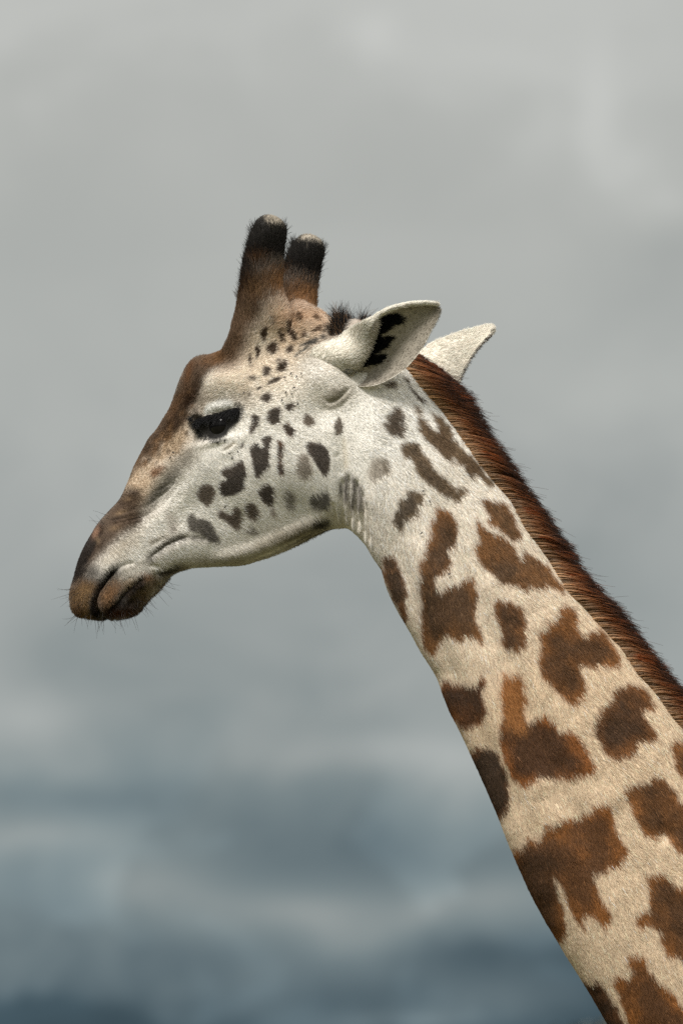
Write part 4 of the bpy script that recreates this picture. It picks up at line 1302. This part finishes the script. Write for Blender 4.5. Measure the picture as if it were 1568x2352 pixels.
for n_b, b_ in enumerate(EBLK):
    blk = np.maximum(blk, inside(rounded(zp(4, b_)), ex + nz1 * 2.5, ey + nz2 * 2.5) & (inner | ((n_b == 3) & ((sec_t < 4) | (sec_t > 9)))))
ep = np.where(blk[:, None] > .5, np.array(lin(20, 18, 18)), ep)
speck = inner & (nz1 > 1.9) & (nz2 > .2)
ep[speck] = lin(120, 104, 88)
EW = to_world(E[..., 0], E[..., 1], E[..., 2]).reshape(-1, 3)
EF = loft_faces(EN, EM, 0)
part('ear', EW, EF, M_SKIN, ep)


def grid_normals(G):
    du = np.gradient(G, axis=0); dv = (np.roll(G, -1, 1) - np.roll(G, 1, 1))
    n_ = unit(np.cross(du, dv))
    c = G.mean(1, keepdims=True)
    return n_


EG = EW.reshape(EN, EM, 3)
eN = grid_normals(EG)
if ((eN[60, 140]) @ FWD) > 0:                # the front roll faces the camera
    eN = -eN

# far ear
wf0 = w0 + 185
FST = [(952, 820, 992, 880, -5, 10), (985, 787, 1044, 882, 10, 22), (1030, 768, 1060, 858, 30, 20), (1070, 754, 1083, 817, 50, 14), (1105, 745.5, 1107, 786, 66, 7), (1125, 742.5, 1127, 766, 76, 3), (1131, 747, 1132, 753, 80, 1)]
secs = []
for (tx_, ty_, bx_, by_, wz, dp) in FST:
    T_ = np.array([tx_, ty_, wf0 + wz + 24]); B_ = np.array([bx_, by_, wf0 + wz - 22])
    l_ = lambda f, d: T_ * (1 - f) + B_ * f + np.array([0, 0, d])
    secs.append([T_, l_(.3, -dp * .35), l_(.65, -dp * .3), B_, l_(.7, -dp * .3 + 8), l_(.3, -dp * .3 + 8)])
FN, FM = 100, 96
FE = loft(secs, FN, FM)
fsec = np.tile(np.arange(FM) / FM * 6, FN); fst = np.repeat(np.arange(FN) / (FN - 1) * 6, FM)
fx_, fy_ = FE[..., 0].ravel(), FE[..., 1].ravel()
fp = np.repeat(np.array(lin(238, 230, 216))[None], FN * FM, 0)
nz1 = nzv[np.clip((fy_ - 700).astype(int), 0, 259), np.clip((fx_ - 900).astype(int), 0, 399)]
fp *= (1 + .03 * nz1)[:, None]
edge_d = np.abs(fsec - 3) < .16
fp[edge_d & (fst > 1.5) & (fst < 5.0)] = lin(84, 72, 60)
FEW = to_world(FE[..., 0], FE[..., 1], FE[..., 2]).reshape(-1, 3)
part('ear', FEW, loft_faces(FN, FM, 0), M_SKIN, fp)
FG = FEW.reshape(FN, FM, 3)
fN = grid_normals(FG)
if fN[50, 30] @ FWD > 0:
    fN = -fN


def tuft(name, roots, nrms, dirs, length, rad, pig, mat, K=5, droop=0.0, wobble=.06, tip=.25, lift=.0, vary=.15, stuff=True):
    """generic strands from roots (n,3) along dirs (n,3), metres"""
    n = len(roots)
    ts_ = np.linspace(0, 1, K)
    d = unit(dirs)
    pts_ = np.empty((n, K, 3)); p_ = roots.copy()
    cur = rng.normal(0, wobble, (n, 3))
    for j in range(K):
        pts_[:, j] = p_
        dd = unit(d + nrms * lift * (1 - ts_[j]) + cur * (j / (K - 1)) + np.array([0, 0, -1]) * droop * ts_[j])
        p_ = p_ + dd * (length / (K - 1))[:, None]
    rr = np.stack([rad * (1 - (1 - tip) * t) * np.ones(n) for t in ts_], 1)
    pp = np.repeat(np.asarray(pig).reshape(-1, 1, 3) if np.ndim(pig) > 1 else np.tile(np.asarray(pig, float), (n, 1))[:, None], K, 1)
    pp = pp * np.exp(rng.normal(0, vary, n))[:, None, None]
    return strands(name, pts_, rr, np.clip(pp, .003, .85), nrms, mat, stuff)


# short white coat on both ears, long fringe on the front rim, black hair in the hollow
outer = ~inner
idx = np.nonzero(outer & (sec_t > 7.2) | (sec_t < .35))[0]
n_ = 26000
pk = rng.choice(idx, n_)
rt = EW[pk] + rng.normal(0, .0009, (n_, 3)); nn_ = eN.reshape(-1, 3)[pk]
dr = image_vec(np.ones(n_)[:, None] * .9 + rng.normal(0, .2, (n_, 1)), -.25 + rng.normal(0, .25, (n_, 1)))
dr = unit(dr - (dr * nn_).sum(1, keepdims=True) * nn_)
tuft('ear_fur', rt, nn_, dr, (rng.uniform(6, 13, n_) * S), .00032, np.clip(ep[pk], .3, 1), M_FUR, 4, lift=.25, vary=.07)
idx = np.nonzero(((sec_t < .5) | (sec_t > 9.5)) & (st_t > .6) & (st_t < 5.0))[0]
n_ = 3600
pk = rng.choice(idx, n_)
rt = EW[pk] + rng.normal(0, .0006, (n_, 3)); nn_ = eN.reshape(-1, 3)[pk]
k_ = (st_t[pk] / 5)[:, None]
dr = image_vec(.75 - .15 * k_ + rng.normal(0, .25, (n_, 1)), .55 - .25 * k_ + rng.normal(0, .25, (n_, 1)), -.15 + rng.normal(0, .15, (n_, 1)))
tuft('ear_fringe', rt, nn_, dr, rng.uniform(7, 21, n_) * S * (.35 + .65 * k_[:, 0]), .00033, lin(214, 206, 190), M_FUR, 5, wobble=.25, droop=.1)
idx = np.nonzero(blk > .5)[0]
n_ = 5000
pk = rng.choice(idx, n_)
rt = EW[pk] + rng.normal(0, .0008, (n_, 3)); nn_ = eN.reshape(-1, 3)[pk]
dr = image_vec(.9 + rng.normal(0, .3, (n_, 1)), -.25 + rng.normal(0, .35, (n_, 1)), -.25)
tuft('ear_hair', rt, nn_, dr, rng.uniform(5, 15, n_) * S, .00034, lin(16, 15, 15), M_FUR, 5, wobble=.2)
idx = np.nonzero((inner & (blk < .5)))[0]
n_ = 9000
pk = rng.choice(idx, n_)
rt = EW[pk] + rng.normal(0, .0008, (n_, 3)); nn_ = eN.reshape(-1, 3)[pk]
dr = image_vec(.9 + rng.normal(0, .3, (n_, 1)), -.35 + rng.normal(0, .3, (n_, 1)), -.1)
tuft('ear_fur', rt, nn_, dr, rng.uniform(3, 8, n_) * S, .00026, np.clip(ep[pk], .2, 1), M_FUR, 3, vary=.08)
n_ = 9000
pk = rng.choice(np.nonzero(fsec < 3.3)[0], n_)
rt = FEW[pk] + rng.normal(0, .0008, (n_, 3)); nn_ = fN.reshape(-1, 3)[pk]
dr = image_vec(.9 + rng.normal(0, .25, (n_, 1)), -.25 + rng.normal(0, .3, (n_, 1)), 0)
tuft('ear_fur', rt, nn_, dr, rng.uniform(5, 11, n_) * S, .0003, fp[pk], M_FUR, 4, lift=.12, vary=.06)

# ------------------------------------------------------------------ eye
em_, et = new_mat('eye')
eb = et.nodes.new('ShaderNodeBsdfPrincipled')
eb.inputs['Base Color'].default_value = (.006, .005, .005, 1)
eb.inputs['Roughness'].default_value = .05
eb.inputs['Specular IOR Level'].default_value = .22
eo = et.nodes.new('ShaderNodeOutputMaterial'); et.links.new(eb.outputs[0], eo.inputs['Surface'])
ec = zp(1, [(1165, 598)])[0]
ep_, en_ = skin(*ec)
for sgn in (1, -1):
    if sgn == 1:
        c_ = ep_ - en_ * 25 * S
    else:                                            # the far eye, mirrored in the head's middle plane
        k_ = kd_idx[kd.find((ec[0], ec[1], 0))[1]]
        b_ = BV[k_].copy(); n3 = BN[k_].copy(); b_[2] *= -1; n3[2] *= -1
        c_ = to_world(*deform(*(b_ - n3 * 25)))
    r_ = 33 * S
    nu, nv_ = 24, 40
    P = [c_ + r_ * np.array([math.sin(a) * math.cos(b), math.sin(a) * math.sin(b), math.cos(a)]) for a in np.linspace(0.001, math.pi - .001, nu) for b in np.linspace(0, 2 * math.pi, nv_, endpoint=False)]
    F = [(i * nv_ + j, (i + 1) * nv_ + j, (i + 1) * nv_ + (j + 1) % nv_, i * nv_ + (j + 1) % nv_) for i in range(nu - 1) for j in range(nv_)]
    part('eye', np.array(P), F, em_)
# lashes of the upper lid
lid = smooth_line(zp(1, [(1030, 560), (1060, 545), (1150, 520), (1250, 490), (1325, 480)]))
n_ = 480
t_ = rng.random(n_) * (len(lid) - 1)
rp_ = np.stack([np.interp(t_, np.arange(len(lid)), lid[:, 0]), np.interp(t_, np.arange(len(lid)), lid[:, 1])], 1) + rng.normal(0, 1.2, (n_, 2))
rr_ = [skin(*p_) for p_ in rp_]
rt = np.array([a for a, b in rr_]); nn_ = np.array([b for a, b in rr_])
dr = image_vec(-.55 + rng.normal(0, .2, (n_, 1)), .75 + rng.normal(0, .2, (n_, 1)), -.65)
tuft('eyelashes', rt, nn_, dr, rng.uniform(14, 40, n_) * S, .00036, lin(12, 11, 11), M_WHISK, 5, wobble=.15)
# short black hair of the rims
rim = smooth_line(zp(1, [(975, 545), (1000, 600), (1030, 650), (1090, 685), (1145, 705), (1205, 692), (1245, 660), (1265, 620), (1315, 575), (1340, 530), (1340, 490), (1300, 470)]))
n_ = 600
t_ = rng.random(n_) * (len(rim) - 1)
rp_ = np.stack([np.interp(t_, np.arange(len(rim)), rim[:, 0]), np.interp(t_, np.arange(len(rim)), rim[:, 1])], 1) + rng.normal(0, 2.5, (n_, 2))
rr_ = [skin(*p_) for p_ in rp_]
rt = np.array([a for a, b in rr_]); nn_ = np.array([b for a, b in rr_])
ou = unit(rp_ - ec)
dr = image_vec(ou[:, :1] + rng.normal(0, .3, (n_, 1)), ou[:, 1:] + .4 + rng.normal(0, .3, (n_, 1)))
tuft('eyelashes', rt, nn_, unit(dr) + nn_ * .3, rng.uniform(6, 14, n_) * S, .00034, lin(16, 14, 14), M_WHISK, 4)

# ------------------------------------------------------------------ whiskers, crest tuft and long hair on the horns
WZ = [((150, 1180, 330, 1480), 22, (-.75, .45)), ((230, 1400, 470, 1500), 18, (-.1, 1)), ((450, 1380, 740, 1460), 22, (.15, 1)), ((720, 1250, 900, 1400), 17, (.65, .8)), ((900, 1080, 1060, 1230), 16, (.9, .5)), ((380, 500, 640, 640), 5, (-.8, -.6))]
rt, nn_, dr, ln_ = [], [], [], []
for (bx0, by0, bx1, by1), cnt, (dx_, dy_) in WZ:
    for _ in range(cnt):
        x_, y_ = zp(2, [(random.uniform(bx0, bx1), random.uniform(by0, by1))])[0]
        a, b = skin(x_, y_)
        rt.append(a); nn_.append(b)
        dr.append(image_vec(dx_ + random.gauss(0, .28), dy_ + random.gauss(0, .25), -.2) + b * .5)
        ln_.append(random.uniform(16, 54) * S)
tuft('whiskers', np.array(rt), np.array(nn_), np.array(dr), np.array(ln_), .0003, lin(40, 34, 30), M_WHISK, 6, wobble=.3, tip=.3)

vq = np.nonzero(inside(zp(3, [(1190, 1260), (1240, 1120), (1320, 1010), (1330, 940), (1420, 920), (1560, 930), (1720, 980), (1690, 1070), (1540, 1120), (1480, 1110), (1380, 1060), (1330, 1180), (1300, 1250)]), SX, SY) & (SX > 700))[0]
n_ = 2000
pk = rng.choice(vq, n_)
rt = BW[pk] + rng.normal(0, .0015, (n_, 3)); nn_ = BWN[pk]
lean = sstep(775, 850, SX[pk])[:, None] + rng.normal(0, .25, (n_, 1))
dr = image_vec(-.55 + 1.05 * lean + rng.normal(0, .28, (n_, 1)), -1 + .25 * lean + rng.normal(0, .15, (n_, 1)))
tuft('crest', rt, nn_, unit(dr) + nn_ * .2, rng.gamma(3.0, 7.0, n_).clip(6, 52) * S, .00032, np.where(rng.random((n_, 1)) < .8, np.array(lin(26, 23, 23)), np.array(lin(104, 80, 58))), M_MANE, 6, wobble=.5)
vq = np.nonzero(inside(zp(3, [(260, 960), (330, 300), (400, 190), (560, 215), (860, 215), (880, 620), (700, 700), (500, 860)]), SX, SY))[0]
n_ = 9000
pk = rng.choice(vq, n_)
rt = BW[pk] + rng.normal(0, .0012, (n_, 3)); nn_ = BWN[pk]
t_ = sstep(690, 610, SY[pk]) if False else 1 - sstep(600, 700, SY[pk])
bald = sstep(498, 524, SY[pk])
dr = image_vec(.05 + rng.normal(0, .3, (n_, 1)), -1 + rng.normal(0, .2, (n_, 1)))
hc_ = sample(PIG, SX[pk] + rng.normal(0, 7, n_), SY[pk] + rng.normal(0, 9, n_)) * .85
tuft('horn_hair', rt, nn_, unit(dr) + nn_ * .35, rng.uniform(10, 28, n_) * S * (.2 + .8 * bald), .00034, hc_, M_FUR, 5, wobble=.3)

# ------------------------------------------------------------------ flies on the coat
fm, ft = new_mat('fly')
fb = ft.nodes.new('ShaderNodeBsdfPrincipled')
fb.inputs['Base Color'].default_value = (.012, .011, .01, 1); fb.inputs['Roughness'].default_value = .4
fo = ft.nodes.new('ShaderNodeOutputMaterial'); ft.links.new(fb.outputs[0], fo.inputs['Surface'])
bm = bmesh.new()
for (cx_, sx1, sy1, sz1) in ((-.9, 1.5, .75, .7), (.7, .9, .8, .8), (1.75, .55, .65, .55)):
    m_ = Matrix.Translation((cx_, 0, .8)) @ Matrix.Diagonal((sx1, sy1, sz1, 1))
    bmesh.ops.create_uvsphere(bm, u_segments=10, v_segments=7, radius=1, matrix=m_)
for sg in (-1, 1):
    vs = [bm.verts.new(p_) for p_ in ((.6, sg * .3, 1.5), (-1.2, sg * 1.5, 1.35), (-2.5, sg * 1.2, 1.25), (-2.3, sg * .4, 1.35))]
    bm.faces.new(vs)
    for lx in (1.1, .5, -.2):
        a = bm.verts.new((lx, sg * .5, .8)); b = bm.verts.new((lx + .12, sg * .5, .8)); c = bm.verts.new((lx + .2, sg * 1.7, 0)); d = bm.verts.new((lx, sg * 1.7, 0))
        bm.faces.new((a, b, c, d))
fmesh = bpy.data.meshes.new('fly'); bm.to_mesh(fmesh); bm.free()
fmesh.materials.append(fm)
FL = [(5, [(1097, 50), (1200, 55), (1147, 92), (1025, 95), (1128, 190), (1048, 238), (1105, 247), (1010, 313), (1155, 330)], 'tiny black fly on the white fur between the small cheek spots and the ear root', 'flies before the ear'),
      (5, [(510, 808), (587, 797), (537, 855)], 'tiny black fly below the rear corner of the eye', 'flies below the eye'),
      (1, [(835, 835), (860, 800)], 'tiny black fly on the tan stripe beside the nose', 'flies on the tan stripe'),
      (6, [(683, 590), (725, 667), (665, 893), (862, 1183)], 'tiny black fly on the cream neck between the upper patches', 'flies on the neck'),
      (5, [(782, 730)], 'tiny black fly in the pale notch of the tall dark cheek spot', None),
      (5, [(470, 1320)], 'tiny black fly just above the notched brown spot on the jaw', None),
      (5, [(640, 232)], 'tiny black fly on the pale fur behind the brow', None)]
for tag_, ps, lab, grp in FL:
    for p_ in zp(tag_, ps):
        a, b = skin(*p_)
        o = bpy.data.objects.new('fly', fmesh)
        zq = Vector(b).to_track_quat('Z', 'Y').to_matrix().to_4x4()
        o.matrix_world = Matrix.Translation(Vector(a + b * .0035)) @ zq @ Matrix.Rotation(random.uniform(0, 6.28), 4, 'Z') @ Matrix.Scale(.00095 * random.uniform(.9, 1.15), 4)
        o['label'] = lab; o['category'] = 'fly'
        if grp:
            o['group'] = grp
        col.objects.link(o)

# ------------------------------------------------------------------ treetops far behind
def simple_mat(name, rgb, rough=.8):
    m, t = new_mat(name)
    co_ = t.nodes.new('ShaderNodeTexCoord')
    n_ = t.nodes.new('ShaderNodeTexNoise'); n_.inputs['Scale'].default_value = 3; n_.inputs['Detail'].default_value = 4
    t.links.new(co_.outputs['Object'], n_.inputs['Vector'])
    r_ = t.nodes.new('ShaderNodeValToRGB')
    r_.color_ramp.elements[0].color = tuple(c * .6 for c in rgb) + (1,); r_.color_ramp.elements[1].color = tuple(min(1, c * 1.5) for c in rgb) + (1,)
    t.links.new(n_.outputs['Fac'], r_.inputs['Fac'])
    b = t.nodes.new('ShaderNodeBsdfPrincipled'); b.inputs['Roughness'].default_value = rough
    t.links.new(r_.outputs[0], b.inputs['Base Color'])
    o = t.nodes.new('ShaderNodeOutputMaterial'); t.links.new(b.outputs[0], o.inputs['Surface'])
    return m


M_BARK = simple_mat('bark', (.07, .055, .042)); M_LEAF = simple_mat('acacia_leaf', (.05, .05, .032))


def acacia(px_x, px_y, dist, spread, label):
    d = FWD + UPV * (1176 - px_y) * PXR + RGT * (px_x - 784) * PXR
    top = CAM + d * (dist / d[1])
    base = Vector((top[0], top[1], -1.2))
    H = top[2] + 1.2
    root = bpy.data.objects.new('acacia_tree', None); root.location = base
    root['label'] = label; root['category'] = 'tree'
    col.objects.link(root)
    b_ = bmesh.new(); r_ = random.Random(int(px_x))

    def limb(a, b, ra, rb):
        ax_ = (b - a).normalized(); s1 = ax_.orthogonal().normalized(); s2 = ax_.cross(s1)
        A = [b_.verts.new(a + (s1 * math.cos(t) + s2 * math.sin(t)) * ra) for t in np.linspace(0, 6.283, 9)[:-1]]
        B = [b_.verts.new(b + (s1 * math.cos(t) + s2 * math.sin(t)) * rb) for t in np.linspace(0, 6.283, 9)[:-1]]
        for i in range(8):
            b_.faces.new((A[i], A[(i + 1) % 8], B[(i + 1) % 8], B[i]))

    fork = Vector((.3, 0, H * .5)); limb(Vector((0, 0, -.3)), fork, .38, .26)
    tips = []
    for k in range(9):
        a = k * 2.399; e_ = Vector((math.cos(a) * spread * r_.uniform(.3, .8), math.sin(a) * spread * r_.uniform(.3, .8), H * r_.uniform(.8, .9)))
        mid = fork.lerp(e_, .5) + Vector((0, 0, -.3)); limb(fork, mid, .15, .1); limb(mid, e_, .1, .03); tips.append(e_)
    me = bpy.data.meshes.new('trunk'); b_.to_mesh(me); b_.free(); me.materials.append(M_BARK)
    o = bpy.data.objects.new('trunk', me); o.parent = root; col.objects.link(o)
    V_, F_ = [], []
    for k in range(7000):
        t = r_.choice(tips); c = Vector((t.x + r_.gauss(0, spread * .17), t.y + r_.gauss(0, spread * .17), 0))
        rr = min(1, math.hypot(c.x, c.y) / spread)
        z_ = H * (.985 - .10 * rr * rr) - abs(r_.gauss(0, H * .05)) - r_.random() ** 3 * .2
        n_ = Vector((r_.gauss(0, 1), r_.gauss(0, 1), r_.gauss(0, 1) + 1)).normalized(); s1 = n_.orthogonal().normalized() * r_.uniform(.05, .12); s2 = n_.cross(s1) * .6
        c.z = z_; i = len(V_)
        V_ += [c - s1, c + s2, c + s1, c - s2]; F_.append((i, i + 1, i + 2, i + 3))
    me = bpy.data.meshes.new('crown'); me.from_pydata([tuple(v) for v in V_], [], F_); me.materials.append(M_LEAF)
    o = bpy.data.objects.new('crown', me); o.parent = root; col.objects.link(o)


acacia(722, 2336, 90, 2.3, 'blurred dark treetop far behind, standing clear of the neck')
acacia(1420, 2285, 110, 2.6, 'blurred dark treetop far behind, half hidden by the lower neck')
